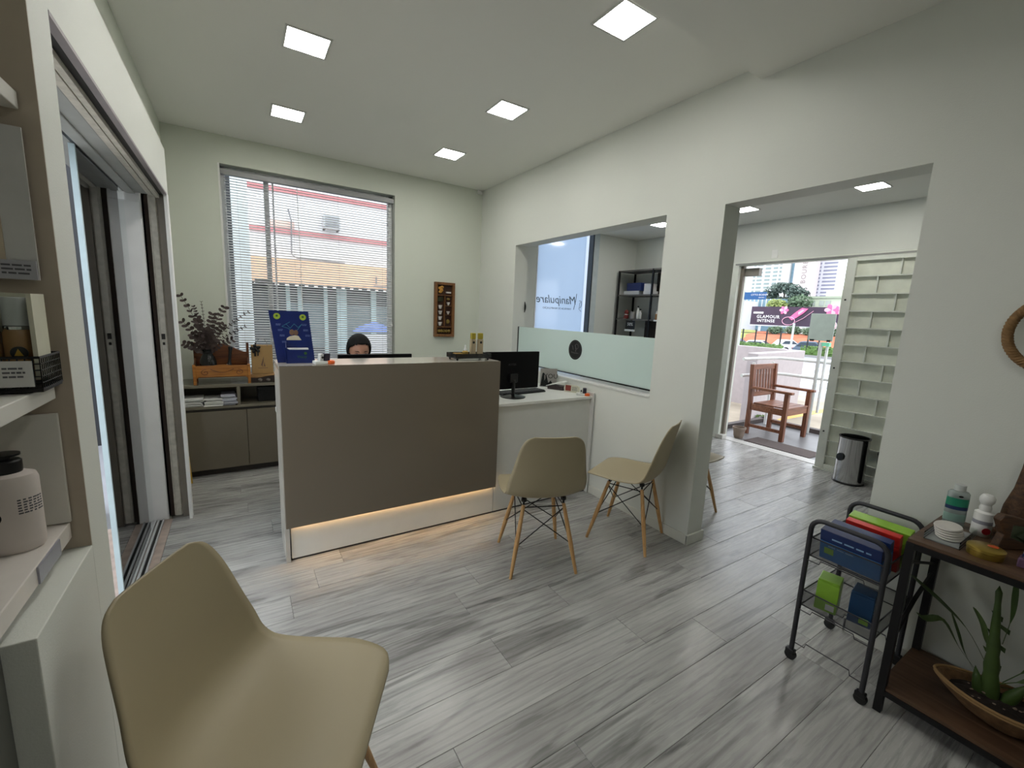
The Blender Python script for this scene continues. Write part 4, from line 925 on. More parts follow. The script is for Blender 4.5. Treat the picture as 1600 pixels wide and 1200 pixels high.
for sx in (-1, 1):
    MB().box(sx*.285-.026, sx*.285+.026, -.245, -.195, 0, .61).build('front_leg', RD, wcx, bevel=.004)
    MB().prism([(.20, 0), (.25, 0), (.25, .45), (.275, .93), (.225, .93), (.20, .45)], sx*.285-.024, sx*.285+.024, 'x').build('back_leg', RD, wcx, bevel=.004)
    MB().box(sx*.285-.035, sx*.285+.035, -.285, .225, .61, .642).build('armrest', RDX, wcx, bevel=.006)
    MB().box(sx*.285-.015, sx*.285+.015, -.195, .20, .33, .41).build('side_apron', RDX, wcx, bevel=.002)
    MB().box(sx*.285-.014, sx*.285+.014, -.195, .20, .10, .14).build('stretcher', RDX, wcx, bevel=.002)
MB().box(-.26, .26, -.235, -.205, .33, .41).build('front_apron', RDX, wcx, bevel=.002); MB().box(-.26, .26, .205, .235, .33, .41).build('rear_apron', RDX, wcx, bevel=.002)
for k in range(5): MB().box(-.26, .26, -.24+k*.088, -.24+k*.088+.080, .412, .430).build('seat_slat', RDX, wcx, bevel=.003)
MB().box(-.262, .262, .238, .266, .86, .93).build('top_rail', RDX, wcx, bevel=.003); MB().box(-.262, .262, .222, .248, .50, .56).build('lower_rail', RDX, wcx, bevel=.003)
for k in range(7): MB().prism([(.222, .56), (.236, .56), (.258, .86), (.244, .86)], -.235+k*.0715, -.235+k*.0715+.042, 'x').build('back_slat', RD, wcx, bevel=.002)
t = thing('flower_pot', 'small taupe flower pot on the porch beside the door frame', 'flower pot', (6.03, 3.16, -.0045))
MB().lathe([(0, 0), (.05, 0), (.072, .12), (.080, .12), (.080, .145), (.070, .145), (.060, .03), (0, .03)], n=28).build('pot', mat('taupe_pot', (140, 124, 112), rough=.8), t, smooth=True); MB().lathe([(0, .118), (.064, .112)], n=24).build('soil', mat('soil', (58, 50, 44), rough=1, bump=1), t)
# hand rail
RW = mat('white_rail_paint', (220, 222, 222), rough=.35)
rl = thing('handrail', 'white double tube handrail running around the porch', 'handrail', (7.25, 3.35, 0))
for z_, n_ in ((.985, 'upper_tube'), (.76, 'lower_tube')):
    MB().tube([(6.35, 3.40, z_), (7.12, 3.40, z_), (7.20, 3.375, z_), (7.245, 3.30, z_), (7.25, 3.2, z_), (7.25, 1.0, z_)], .021, 12).build(n_, RW, rl, smooth=True)
for p in ((6.62, 3.40), (7.25, 2.0), (7.15, 3.41)): MB().cyl((p[0], p[1], 0 if p[0] != 6.62 else 0), (p[0], p[1], .93), .019, n=12).build('post', RW, rl, smooth=True)
fix(rl)
sg = thing('notice_board', 'grey-green notice board on a double pole beside the wooden armchair', 'notice board', (7.20, 2.86, 0))
MB().box(7.185, 7.20, 2.74, 3.03, 1.27, 1.625).build('panel', mat('grey_green_panel', (150, 160, 152), rough=.4), sg, bevel=.003)
MB().box(7.175, 7.184, 2.76, 2.80, 1.26, 1.285).box(7.175, 7.184, 2.95, 3.0, 1.26, 1.285).build('clamp', BLACKM, sg)
MB().cyl((7.20, 2.868, .0), (7.20, 2.868, 1.25), .021, n=14).build('pole', mat('grey_pole', (186, 188, 186), rough=.4), sg, smooth=True)
MB().cyl((7.23, 2.80, .3), (7.23, 2.80, 1.25), .016, n=14).build('slim_pole', RW, sg, smooth=True)
MB().box(7.18, 7.24, 2.765, 2.85, 1.20, 1.25).build('green_clamp', mat('mint_plastic', (120, 206, 170), rough=.5), sg)
fix(sg)

# ------------------------------------------------------------------ utility trolley with bags and boxes
TR = mat('charcoal_tube', (52, 52, 56), rough=.45, metal=.3)
tx0, tx1, ty0, ty1 = 2.635, 3.015, .690, .945
tr = thing('utility_trolley', 'charcoal wire utility trolley on castors between the opening and the console', 'trolley', (2.825, .817, 0))
def arch(x): 
    r_ = .045; zt = .660; P = [(x, ty0, .05), (x, ty0, zt-r_)]
    P += [(x, ty0+r_-r_*math.cos(a), zt-r_+r_*math.sin(a)) for a in [PI/2*i/5 for i in range(1, 6)]]
    P += [(x, ty1-r_+r_*math.sin(a), zt-r_+r_*math.cos(a)) for a in [PI/2*i/5 for i in range(0, 6)]] + [(x, ty1, .05)]
    return P
for x in (tx0, tx1): MB().tube(arch(x), .0095, 10).build('end_frame', TR, tr, smooth=True)
def mesh_mat():
    m = bpy.data.materials.new('wire_mesh'); m.use_nodes = True; t = m.node_tree; b = t.nodes['Principled BSDF']
    b.inputs['Base Color'].default_value = lin((60, 60, 64))+(1,); b.inputs['Roughness'].default_value = .5
    b.inputs['Alpha'].default_value = .26; return m
WM = mesh_mat()
for zb, zt in ((.492, .572), (.262, .330)):
    a0, a1, c0, c1 = tx0+.012, tx1-.012, ty0+.004, ty1-.004
    b = MB()
    for z_ in (zb, zt): b.tube([(a0, c0, z_), (a1, c0, z_), (a1, c1, z_), (a0, c1, z_)], .0032, 6, True)
    bk_ = b.build('basket_frame', TR, tr)
    MB().box(a0, a1, c0, c1, zb-.0006, zb+.0006).box(a0, a0+.0012, c0, c1, zb, zt).box(a1-.0012, a1, c0, c1, zb, zt).box(a0, a1, c0, c0+.0012, zb, zt).box(a0, a1, c1-.0012, c1, zb, zt).build('basket_mesh', WM, bk_)
    MB().tube([(tx0-.008, ty0+.008, zb-.014), (tx0-.008, ty0+.05, zb-.014), (tx0-.008, ty0+.055, zb+.002), (tx0-.008, ty1-.055, zb+.002), (tx0-.008, ty1-.05, zb-.014), (tx0-.008, ty1-.008, zb-.014)], .0024, 6).build('wire_stay', TR, tr)
for x in (tx0, tx1): MB().tube([(x, ty0, .085), (x, ty0+.045, .085), (x, ty0+.050, .105), (x, ty1-.050, .105), (x, ty1-.045, .085), (x, ty1, .085)], .0024, 6).build('base_wire', TR, tr)
for x in (tx0, tx1):
    for y in (ty0, ty1):
        q = MB().cyl((x-.009, y, .022), (x+.009, y, .022), .022, n=18).build('castor', BLACK, tr, smooth=True, bevel=.002)
        MB().box(x-.012, x+.012, y-.016, y+.020, .026, .050).build('castor_fork', BLACK, q, bevel=.004)
fix(tr)
BL1 = mat('bag_blue', (60, 122, 188), rough=.35, var=.08); BL2 = mat('bag_navy', (22, 44, 96), rough=.35, var=.08); REDB = mat('bag_red', (198, 44, 36), rough=.35); LIM = mat('bag_lime', (140, 186, 60), rough=.3, var=.12); PALEB = mat('print_pale_blue', (140, 176, 214), rough=.5)
def bag(name, label, x, y, z_, w, d, h, rx, m, m2, split, tilt_, extra=True):
    t = thing(name, label, 'paper bag', (x, y, z_), 0, 'coloured bags in the trolley'); t.rotation_euler = (R_(rx), R_(tilt_), R_(-90))
    MB().box(-w/2, w/2, -d/2, d/2, 0, h*split).build('lower_half', m, t, bevel=.002); MB().box(-w/2, w/2, -d/2, d/2, h*split, h).build('upper_half', m2, t, bevel=.002)
    if extra: label_marks('printed_lines', t, PALEB, -w*.35, w*.1, h*.45, h*.62, -d/2-.0003, 2, int(x*1000))
    return t
b1 = bag('blue_bag', 'blue and navy printed bag at the front of the trolley top basket', 2.690, .812, .497, .205, .040, .135, 12, BL1, BL2, .62, 0)
MB().box(-.085, -.052, -.0212, -.0204, .03, .058).build('lime_patch', LIM, b1)
label_marks('year_row', b1, PALEB, -.06, .07, .098, .112, -.0205, 1, 9)
bag('navy_bag', 'navy bag standing second from the front in the trolley', 2.760, .808, .497, .20, .035, .150, 12, BL1, BL2, .7, 0)
bag('red_bag', 'bright red bag in the middle of the trolley top basket', 2.825, .79, .497, .18, .03, .160, 12, REDB, REDB, .7, 0, False)
g1 = bag('lime_bag', 'large lime green glossy bag at the back of the trolley', 2.905, .79, .497, .205, .05, .165, 14, LIM, LIM, .7, 0, False)
def lobox(name, label, x, y, m, rz, h=.135):
    t = thing(name, label, 'box', (x, y, .266), R_(rz), 'cartons in the trolley lower basket'); MB().box(-.045, .045, -.038, .038, 0, h*.93).build('carton', m, t, bevel=.002); MB().box(-.044, .044, -.037, .037, h*.93, h).build('top_flap', m, t, bevel=.002)
    label_marks('printed_lines', t, mat('print_pale_green', (190, 214, 120)) if m is LIM else PALEB, -.035, .03, .06, .11, -.0385, 4, 2); 
    q = MB().box(-.0462, -.0452, -.03, .0, .01, .035).build('patch', LIM if m is not LIM else WHITEP, t); return t
lobox('lime_carton', 'lime green printed carton in the trolley lower basket', 2.72, .875, LIM, 12)
lobox('blue_carton', 'dark teal blue carton in the trolley lower basket', 2.75, .765, mat('teal_navy_card', (26, 62, 98), rough=.4), 8)

# ------------------------------------------------------------------ console table, rope mirror and its things
CT = .708; kx0, kx1, ky0, ky1 = 2.650, 3.050, -.55, .655
co_ = thing('console_table', 'narrow console table with black metal frame and brown wooden shelves', 'console table', (2.85, .05, 0))
BW = wood('brown_board', (98, 74, 56), (70, 50, 36), 'y', .45, 4)
for x in (kx0, kx1-.025):
    for y in (ky1-.025, ky0): MB().box(x, x+.025, y, y+.025, 0, CT-.012).build('leg', BLACKM, co_, bevel=.001)
for z_, nm in ((CT-.012, 'top_board'), (.098, 'lower_board')): MB().box(kx0+.004, kx1-.004, ky0, ky1-.002, z_, z_+.012).build(nm, BW, co_)
for z_ in (CT-.034, .076):
    MB().box(kx0, kx0+.022, ky0+.025, ky1-.025, z_, z_+.022).box(kx1-.022, kx1, ky0+.025, ky1-.025, z_, z_+.022).box(kx0+.025, kx1-.025, ky1-.022, ky1, z_, z_+.022).build('rail', BLACKM, co_)
b = MB()
zc = .39; b.tube([(kx0+.012, ky1-.012, CT-.08), (kx0+.05, ky1-.012, CT-.035)], .006, 6).tube([(kx0+.012, ky1-.012, .30), ((kx0+kx1)/2, ky1-.012, .40), (kx1-.012, ky1-.012, .46)], .008, 6).tube([(kx0+.012, ky1-.012, .62), (kx1-.012, ky1-.012, .50)], .006, 6)
b.build('side_brace', BLACKM, co_)
fix(co_)
Z0 = CT+.0005
t = thing('acrylic_dish', 'small clear dish with folded white cotton pads at the console corner', 'dish', (2.815, .578, Z0), 0)
MB().box(-.105, .10, -.045, .045, 0, .004).build('base', mat('clear_plastic', (190, 190, 192), rough=.1, alpha=.6), t, bevel=.002)
b = MB().box(-.107, -.104, -.047, .047, 0, .026).box(.10, .103, -.047, .047, 0, .026).box(-.107, .103, -.047, -.044, 0, .026).box(-.107, .103, .044, .047, 0, .026); b.build('rim', sheet_glass('acrylic', ior=1.15), t)
for k in range(5): MB().lathe([(0, 0), (.034, 0), (.038, .003), (.036, .007), (0, .008)], (-.02+k*.004, -.002+k*.003, .005+k*.0072), 24, sc=(1.5, 1)).build('cotton_pad', mat('cotton_white', (206, 202, 196), rough=.95, bump=.5, bscale=200), t, smooth=True)
t = thing('lotion_bottle', 'clear bottle with green and blue label and white cap on the console', 'bottle', (2.965, .605, Z0), R_(-60))
MB().lathe([(0, 0), (.027, 0), (.029, .004), (.029, .130), (.024, .137), (.014, .140), (0, .140)], n=28, sc=(1.1, .72)).build('body', mat('clear_liquid', (166, 178, 176), rough=.08, alpha=.62), t, smooth=True)
MB().lathe([(.0293, .080), (.0293, .112)], n=28, sc=(1.1, .72)).build('green_label', mat('green_label', (40, 134, 104), rough=.4), t, smooth=True)
MB().lathe([(.0293, .066), (.0293, .080)], n=28, sc=(1.1, .72)).build('navy_label', mat('navy_label', (34, 54, 92), rough=.4), t, smooth=True)
MB().lathe([(.0293, .02), (.0293, .05)], n=28, sc=(1.1, .72)).build('pale_label', mat('pale_green_label', (130, 160, 150), rough=.4), t, smooth=True)
MB().sph((0, -.021, .121), .006, (1.2, .3, .7), 10).build('dark_mark', BLACK, t)
MB().cyl((0, 0, .140), (0, 0, .163), .017, n=24).build('cap', mat('cap_grey_white', (190, 194, 192), rough=.3), t, smooth=True)
t = thing('round_cap_bottle', 'white bottle with round white cap and red dot on the console', 'bottle', (2.945, .528, Z0), R_(-50))
MB().lathe([(0, 0), (.025, 0), (.027, .004), (.027, .045), (.026, .048), (.026, .088), (.016, .094), (0, .094)], n=28).build('body', WHITEP, t, smooth=True)
MB().lathe([(.0265, .046), (.0268, .060)], n=28).build('grey_band', mat('grey_band', (150, 150, 158), rough=.4), t, smooth=True)
MB().lathe([(0, .094), (.015, .094), (.017, .105), (.014, .118), (.020, .130), (.021, .143), (.014, .156), (0, .160)], n=28).build('cap', WHITEP, t, smooth=True)
MB().cyl((0, -.0262, .024), (0, -.0276, .024), .0125, n=22).build('red_dot', mat('red_dot', (160, 24, 40), rough=.4), t)
t = thing('gold_tin', 'round shallow gold tin near the front edge of the console', 'tin', (2.742, .478, Z0))
MB().lathe([(0, 0), (.044, 0), (.045, .004), (.045, .018), (0, .018)], n=40).build('body', mat('gold_tin', (168, 142, 66), rough=.35, metal=.8), t, smooth=True); MB().lathe([(.0455, .018), (.047, .020), (.0465, .029), (.042, .032), (0, .0325)], n=40).build('lid', mat('gold_tin', (168, 142, 66)), t, smooth=True)
MB().sph((.02, -.012, .0325), .014, (1, 1, .08), 14).build('orange_print', mat('orange_print', (190, 84, 40), rough=.4), t)
t = thing('driftwood_frame', 'rough dark wooden frame with green glass leaning on the console', 'frame', (2.90, .445, Z0), R_(-35))
DWD = wood('rough_dark_wood', (92, 64, 40), (52, 34, 22), 'x', .6, 9)
b = MB(); b.prism([(-.06, 0), (-.045, .055), (-.068, .105), (-.055, .125), (-.01, .118), (.045, .105), (.11, .11), (.11, .085), (.05, .082), (-.02, .09), (-.02, .045), (.03, .025), (.11, .03), (.11, 0)], -.014, .014, 'y'); b.build('wooden_surround', DWD, t, bevel=.005)
MB().box(-.022, .10, -.004, .002, .026, .088).build('green_glass', mat('green_glass_inset', (88, 98, 76), rough=.25, var=.3, scale=30), t)
MB().tube([(.0, -.008, .05), (.03, -.008, .07), (.06, -.008, .05), (.03, -.008, .035)], .004, 6, True).build('leaf_carving', mat('dark_green_stem', (52, 66, 36)), t)
t = thing('carved_figure', 'tall dark brown carved wood at the right edge of the console', 'carving', (3.01, .455, Z0), 0)
MB().lathe([(0, 0), (.045, 0), (.05, .02), (.042, .12), (.026, .19), (.018, .27), (.016, .33), (0, .335)], n=12, sc=(.5, 1)).build('trunk', DWD, t, smooth=True); MB().lathe([(.05, .0), (.058, .005), (.056, .022), (.046, .024)], n=16, sc=(.5, 1)).build('base', DWD, t)
t = thing('white_carton', 'small white carton partly outside the right edge, on the console', 'box', (2.91, .375, Z0)); MB().box(-.03, .03, -.025, .025, 0, .13).build('carton', WHITEP, t, bevel=.002); MB().box(-.031, .031, -.026, .026, .13, .142).build('lid', WHITEP, t, bevel=.002)
t = thing('perfume_bottle', 'faceted clear and purple perfume bottle by the console front edge', 'bottle', (2.76, .388, Z0))
MB().box(-.024, .024, -.02, .02, 0, .032).build('body', mat('purple_glass', (120, 92, 118), rough=.08, alpha=.8), t, bevel=.005); MB().box(-.014, .014, -.012, .012, .033, .058).build('stopper', mat('crystal', (190, 188, 196), rough=.06, alpha=.85), t, bevel=.003); MB().box(-.0145, .0, -.013, .013, .036, .046).build('dark_band', mat('navy_label', (34, 54, 92)), t)
# round mirror with rope frame
mr = thing('rope_mirror', 'round mirror in a brown rope frame cut by the right picture edge', 'mirror', (3.052, .455, 1.455))
q = MB().cyl((-.004, 0, 0), (.004, 0, 0), .118, n=48).build('glass', mat('mirror_glass', (225, 225, 225), rough=.02, metal=1.0, var=0), mr)
ROPE = mat('rope_brown', (128, 98, 62), rough=.8, var=.2, scale=60)
for st in range(3):
    pts = []
    for k in range(240):
        a = 2*PI*k/240; tw = a*26+st*2*PI/3; rr = .132+.0085*math.cos(tw); pts.append((.0+.0085*math.sin(tw)-.004, rr*math.cos(a), rr*math.sin(a)))
    MB().tube(pts, .0085, 6, True).build('rope_strand', ROPE, mr, smooth=True)
# plant in a woven boat-shaped basket on the lower shelf
pt = thing('woven_planter', 'boat-shaped woven bark planter on the lower console shelf', 'planter', (2.83, .36, .1105), R_(-74))
WV = mat('woven_bark', (112, 84, 56), rough=.85, var=.3, scale=40, bump=1.0, bscale=120)
def boat(sx, sy, z_, n=40):
    P = []
    for k in range(n):
        a = 2*PI*k/n; c, s = math.cos(a), math.sin(a); P.append(Vector((sx*math.copysign(abs(c)**1.0, c), sy*math.copysign(abs(s)**1.25, s), z_+.018*c*c)))
    return P
b = MB(); rings = [boat(.09, .05, 0), boat(.13, .075, .02), boat(.17, .092, .055), boat(.185, .10, .085), boat(.172, .090, .085), boat(.15, .075, .05)]
V = [[b.b.verts.new(p) for p in R] for R in rings]
for A, B in zip(V, V[1:]):
    for k in range(40): b.b.faces.new((A[k], A[(k+1) % 40], B[(k+1) % 40], B[k]))
b.b.faces.new(V[0])
b.build('basket', WV, pt, smooth=True)
for z_, s in ((.088, 1.0), (.078, .985)): MB().tube(boat(.186*s, .101*s, z_), .0045, 6, True).build('rim_cord', mat('pale_bark_cord', (150, 118, 78), rough=.8), pt, smooth=True)
sb = MB().grid(lambda u, v: (.150*(2*u-1)*.98, .076*(2*v-1)*math.sqrt(max(0, 1-(2*u-1)**2))*.98, .070+.008*noise.noise(Vector((u*9, v*9, 0)))), 24, 12).build('soil', mat('dark_soil', (40, 32, 27), rough=1, bump=1.0, bscale=80, var=.3), pt)
for k in range(14): MB().sph((random.uniform(-.1, .1), random.uniform(-.045, .045), .079), random.uniform(.003, .006), (1, .7, .5), 8).build('pebble', mat('pebble', (130, 112, 98), rough=.8), sb)
pl = thing('cane_plant', 'green fleshy-stemmed plant with long narrow leaves in the woven planter', 'plant', (2.85, .405, .18))
G1 = mat('plant_green', (66, 86, 38), rough=.5, var=.2, scale=14); G2 = mat('plant_dark_green', (54, 74, 30), rough=.5, var=.2, scale=14)
def blade(b, pts, wd, n=18):
    ref = Vector((.7, -.5, .3))
    P = [interp(i/n, [tuple(p) for p in pts]) for i in range(n+1)]; P = [Vector(p) for p in P]; L1, M1, R1 = [], [], []
    for i, p in enumerate(P):
        t_ = (P[min(i+1, n)]-P[max(i-1, 0)]).normalized(); s = t_.cross(ref).normalized(); f = i/n
        wv = wd*(.12+.88*max(0, math.sin(PI*min(1, max(0, (f-.3)/.7))))**.7) if f < .97 else wd*.05
        nn = s.cross(t_); L1.append(b.b.verts.new(p+s*wv+nn*wv*.25)); M1.append(b.b.verts.new(p)); R1.append(b.b.verts.new(p-s*wv+nn*wv*.25))
    for i in range(n): b.b.faces.new((L1[i], L1[i+1], M1[i+1], M1[i])); b.b.faces.new((M1[i], M1[i+1], R1[i+1], R1[i]))
    return b
# bulbous jointed stem
MB().lathe([(0, 0), (.022, 0), (.026, .03), (.024, .06), (.019, .10), (.021, .13), (.016, .17), (.018, .20), (.013, .24), (.012, .28), (.010, .32), (.008, .36), (.009, .40), (0, .425)], (0, 0, -.02), 14, M=Matrix.Rotation(R_(-5), 3, 'X')).build('cane', G1, pl, smooth=True)
MB().lathe([(0, 0), (.015, 0), (.020, .04), (.014, .08), (.006, .11), (0, .13)], (.012, -.03, -.02), 12, M=Matrix.Rotation(R_(22), 3, 'X')).build('cane', G1, pl, smooth=True)
MB().lathe([(0, 0), (.014, 0), (.018, .03), (.012, .07), (0, .11)], (-.01, .02, -.02), 12, M=Matrix.Rotation(R_(-14), 3, 'X')).build('cane', G2, pl, smooth=True)
for k in range(6): MB().prism([(0, 0), (.022, .012), (.030, .028), (.012, .022), (0, .018)], -.001, .001, 'x').build('sheath', G2, pl).location = (.004, (.012 if k % 2 else -.010), .10+k*.035)
base = Vector((0, 0, .05))
LV = [[(0, .0, .06), (0, .08, .19), (0, .155, .25), (0, .222, .29), (0, .262, .315)], [(0, .01, .03), (0, .09, .11), (0, .15, .19), (0, .20, .165), (0, .235, .155)][:4]+[(0, .225, .175)], [(0, .02, .02), (.01, .08, .10), (.01, .11, .17), (.01, .135, .23)],
      [(0, .0, .12), (0, .035, .18), (0, .055, .24), (0, .085, .29)], [(0, 0, .20), (0, -.005, .30), (0, .0, .38), (0, .005, .455)], [(0, -.01, .05), (0, -.06, .10), (0, -.12, .16), (0, -.19, .18)], [(.01, -.02, .04), (.01, -.08, .07), (.01, -.15, .10), (.01, -.22, .10)], [(.01, -.02, .06), (.0, -.06, .14), (0, -.09, .2), (0, -.15, .25)]]
for k, P in enumerate(LV): blade(MB(), P, (.014, .012, .008, .014, .011, .014, .012, .012)[k]).build('leaf', G1 if k % 2 else G2, pl, smooth=True)

# ------------------------------------------------------------------ street behind the entrance
ASPH = mat('asphalt', (156, 158, 164), rough=.85, var=.06, scale=3); PAV = mat('stone_pavement', (168, 158, 142), rough=.9, var=.22, scale=1.6)
GZ = -.30
struct(MB().prism([(-60, -2.2), (-60, GZ), (30, GZ), (42, -1.35), (51, -1.35), (70, -1.35), (260, -1.35), (260, -2.2)], -120, 160, 'y').build('ground', ASPH, None))
struct(box('floor_pavement', PAV, None, 7.45, 12.6, -4, 9, GZ, GZ+.03))
struct(box('trim_6', mat('yellow_line', (222, 184, 110), rough=.8), None, 7.6, 12.0, 4.05, 4.22, GZ+.03, GZ+.034))
struct(MB().box(8.4, 8.55, -4, 2.6, GZ+.03, GZ+.034).box(9.6, 9.72, -4, 3.3, GZ+.03, GZ+.034).build('trim_7', mat('yellow_line', (222, 184, 110)), None))
for k in range(7): MB().box(14.0, 22.0, 3.0+k*1.1, 3.45+k*1.1, GZ, GZ+.006).build('crosswalk_bar', mat('road_white', (224, 226, 228), rough=.8), bpy.data.objects['ground'])
LV_ = mat('lavender_render', (178, 170, 172), rough=.8, var=.05)
tag(MB().prism([(7.7, 3.93), (10.0, 4.25), (10.0, 9.5), (9.85, 9.5), (9.85, 4.40), (7.7, 4.10)], GZ, .985).build('boundary_wall', LV_, None, bevel=.01), 'mauve rendered boundary wall behind the porch handrail', 'wall')
bpy.data.objects['boundary_wall']['kind'] = 'structure'
PLT = mat('street_plant', (84, 104, 52), rough=.7, var=.4)
def clump(name, label, cat, c, r_, m, n, seed, sz=.05, flat=.7, kind_part='foliage', thick=1.0):
    t = thing(name, label, cat, c); rr = random.Random(seed); b = MB()
    for k in range(n):
        v = Vector((rr.gauss(0, 1), rr.gauss(0, 1), rr.gauss(0, 1))).normalized()*(rr.random()**.35)
        p = Vector((v.x*r_[0], v.y*r_[1], r_[2]+v.z*r_[2])); d = Vector((rr.uniform(-1, 1), rr.uniform(-1, 1), rr.uniform(-1, 1))).normalized(); s_ = d.orthogonal().normalized()
        z1 = sz*rr.uniform(.6, 1.3); vs = [b.b.verts.new(p+q_) for q_ in (-d*z1, s_*z1*.5, d*z1, -s_*z1*.5)]; b.b.faces.new(vs)
    o = b.build(kind_part, m, t); o['kind'] = 'stuff'; return t
clump('low_shrub', 'low shrub growing between the porch curb and the boundary wall', 'shrub', (8.0, 3.88, GZ+.03), (.22, .10, .12), PLT, 160, 3)
HG = mat('hedge_green', (92, 122, 64), rough=.8, var=.4, scale=2); TRG = mat('tree_green', (96, 118, 92), rough=.8, var=.35, scale=.6); TRD = mat('araucaria_green', (92, 108, 100), rough=.8, var=.3, scale=.8)
def hedge(label, x, y0, y1, seed):
    t = thing('clipped_hedge', label, 'hedge', (x, (y0+y1)/2, GZ)); L = y1-y0
    MB().box(-.45, .45, -L/2, L/2, 0, .5).build('core', HG, t, bevel=.1); rr = random.Random(seed); b = MB()
    for k in range(1500):
        p = Vector((rr.uniform(-.5, .5), rr.uniform(-L/2, L/2), rr.uniform(.05, .62))); d = Vector((rr.uniform(-1, 1), rr.uniform(-1, 1), rr.uniform(-.3, 1))).normalized(); s_ = d.orthogonal().normalized()
        b.b.faces.new([b.b.verts.new(p+q_) for q_ in (-d*.09, s_*.05, d*.09, -s_*.05)])
    b.build('foliage', HG, t)['kind'] = 'stuff'; MB().box(-.62, -.48, -L/2, L/2, 0, .12).build('kerb', mat('kerb_grey', (150, 150, 150), rough=.9), t)
hedge('clipped hedge beyond the road, on the left in front of the parked cars', 28.3, 13.6, 17.2, 1)
hedge('clipped hedge beyond the road, on the right behind the notice board', 29.6, 10.0, 12.8, 2)
FP = mat('dark_post', (46, 50, 50), rough=.6)
fn = thing('metal_fence', 'dark metal post fence in front of the parked white cars', 'fence', (29.3, 15, GZ))
for y in (17.2, 16.45, 15.6, 14.9, 14.05, 12.5, 11.9): MB().cyl((29.2, y, GZ), (29.2, y, GZ+1.45), .045, n=8).build('post', FP, fn)
for y0, y1 in ((14.05, 17.2),): MB().box(29.19, 29.21, y0, y1, GZ+1.2, GZ+1.23).build('rail', FP, fn)
fix(fn)
GLS = mat('car_glass', (64, 76, 86), rough=.1); TYR = mat('tyre', (34, 34, 36), rough=.8)
def car(label, x, y, rz, m, L=4.1, Hh=1.45, suv=False):
    t = thing('car', label, 'car', (x, y, GZ), rz, 'parked cars beyond the hedge'); w2 = .85; l = L/2
    body = [(-l, .35), (-l+.05, .75), (-l+.25, .92), (l-1.1, .95), (l-.35, .82), (l-.05, .65), (l, .35)]
    MB().prism(body, -w2, w2, 'y').build('body', m, t, bevel=.06)
    r0_, r1_ = (-l+.15, l-1.15)
    MB().prism([(r0_+.05, .92), (r0_+.45, Hh-.05), (r0_+.8, Hh), (r1_-.75, Hh), (r1_-.1, .95)], -w2+.12, w2-.12, 'y').build('roof', m, t, bevel=.05)
    MB().prism([(r0_+.20, .95), (r0_+.52, Hh-.12), (r1_-.78, Hh-.10), (r1_-.28, .97)], -w2+.10, w2-.10, 'y').build('side_windows', GLS, t)
    MB().prism([(r1_-.70, Hh-.06), (r1_-.12, .98), (r1_-.06, .98), (r1_-.64, Hh-.04)], -w2+.2, w2-.2, 'y').build('windscreen', GLS, t)
    for sx in (-l+.75, l-.75): 
        for sy in (-w2+.05, w2-.05): 
            q = MB().cyl((sx, sy-.1, .31), (sx, sy+.1, .31), .31, n=20).build('wheel', TYR, t); MB().cyl((sx, sy-.105, .31), (sx, sy+.105, .31), .18, n=14).build('hub_cap', ALU, q)
    for sy in (-.6, .6): MB().sph((-l+.02, sy, .72), .12, (.4, 1, .8), 10).build('tail_light', mat('tail_red', (150, 40, 36), rough=.3), t); MB().sph((l-.08, sy, .66), .12, (.4, 1, .6), 10).build('head_lamp', ALU, t)
CW = mat('car_white', (224, 226, 228), rough=.25); CB = mat('car_blue_grey', (92, 108, 124), rough=.3)
def car_at(label, x, y, z_, rz, m, L, Hh):
    car(label, x, y, rz, m, L, Hh); o = [q for q in C.objects if q.get('label') == label][0]; o.location.z = z_
car_at('white car parked behind the left hedge with its roof above the leaves', 43, 22.2, -1.35, R_(-72), CW, 3.6, 1.34)
car_at('grey-blue car at the far left behind the hedge', 45.5, 26.2, -1.35, R_(-78), CB, 3.8, 1.34)
car_at('small white car alone in the middle of the parking space', 50, 23.0, -1.345, R_(-35), CW, 3.4, 1.38)
car_at('dark blue-grey car behind the right hedge', 47, 19.4, -1.35, R_(-70), CB, 3.7, 1.45)
tag(MB().grid(lambda u, v: (51.8+v*6.5, 12+u*21, -1.36+1.86*v**.6+.18*noise.noise(Vector((u*12, v*4, 1)))*v), 60, 10).build('earth_bank', mat('red_earth', (182, 112, 84), rough=1, var=.25, scale=.5), None, smooth=True, solid=.2), 'red earth bank rising behind the parked cars', 'earth bank')
tag(MB().grid(lambda u, v: (52.5+v*6, 29.5+u*9, -.70+1.45*v**.6*min(1, .35+u*3)+.1*noise.noise(Vector((u*8, v*4, 5)))), 30, 8).build('grass_bank', mat('grass_bank', (150, 154, 92), rough=1, var=.25, scale=.8), None, smooth=True), 'yellowish grass bank on the left behind the cars', 'grass bank')
for k, (y, s_) in enumerate(((22.6, 1.0), (24.6, .9), (26.6, 1.0), (28.6, .9), (20.8, 1.1))):
    clump('bank_shrub', ['round green shrub under the dark right half of the billboard', 'green shrub under the pink bottle of the billboard', 'green shrub under the middle of the billboard', 'green shrub at the left end of the row above the earth bank', 'rightmost green shrub beside the notice board'][k], 'shrub', (57.8, y, .40), (.7, .98, .55*s_), TRG, 420, 20+k, .17)
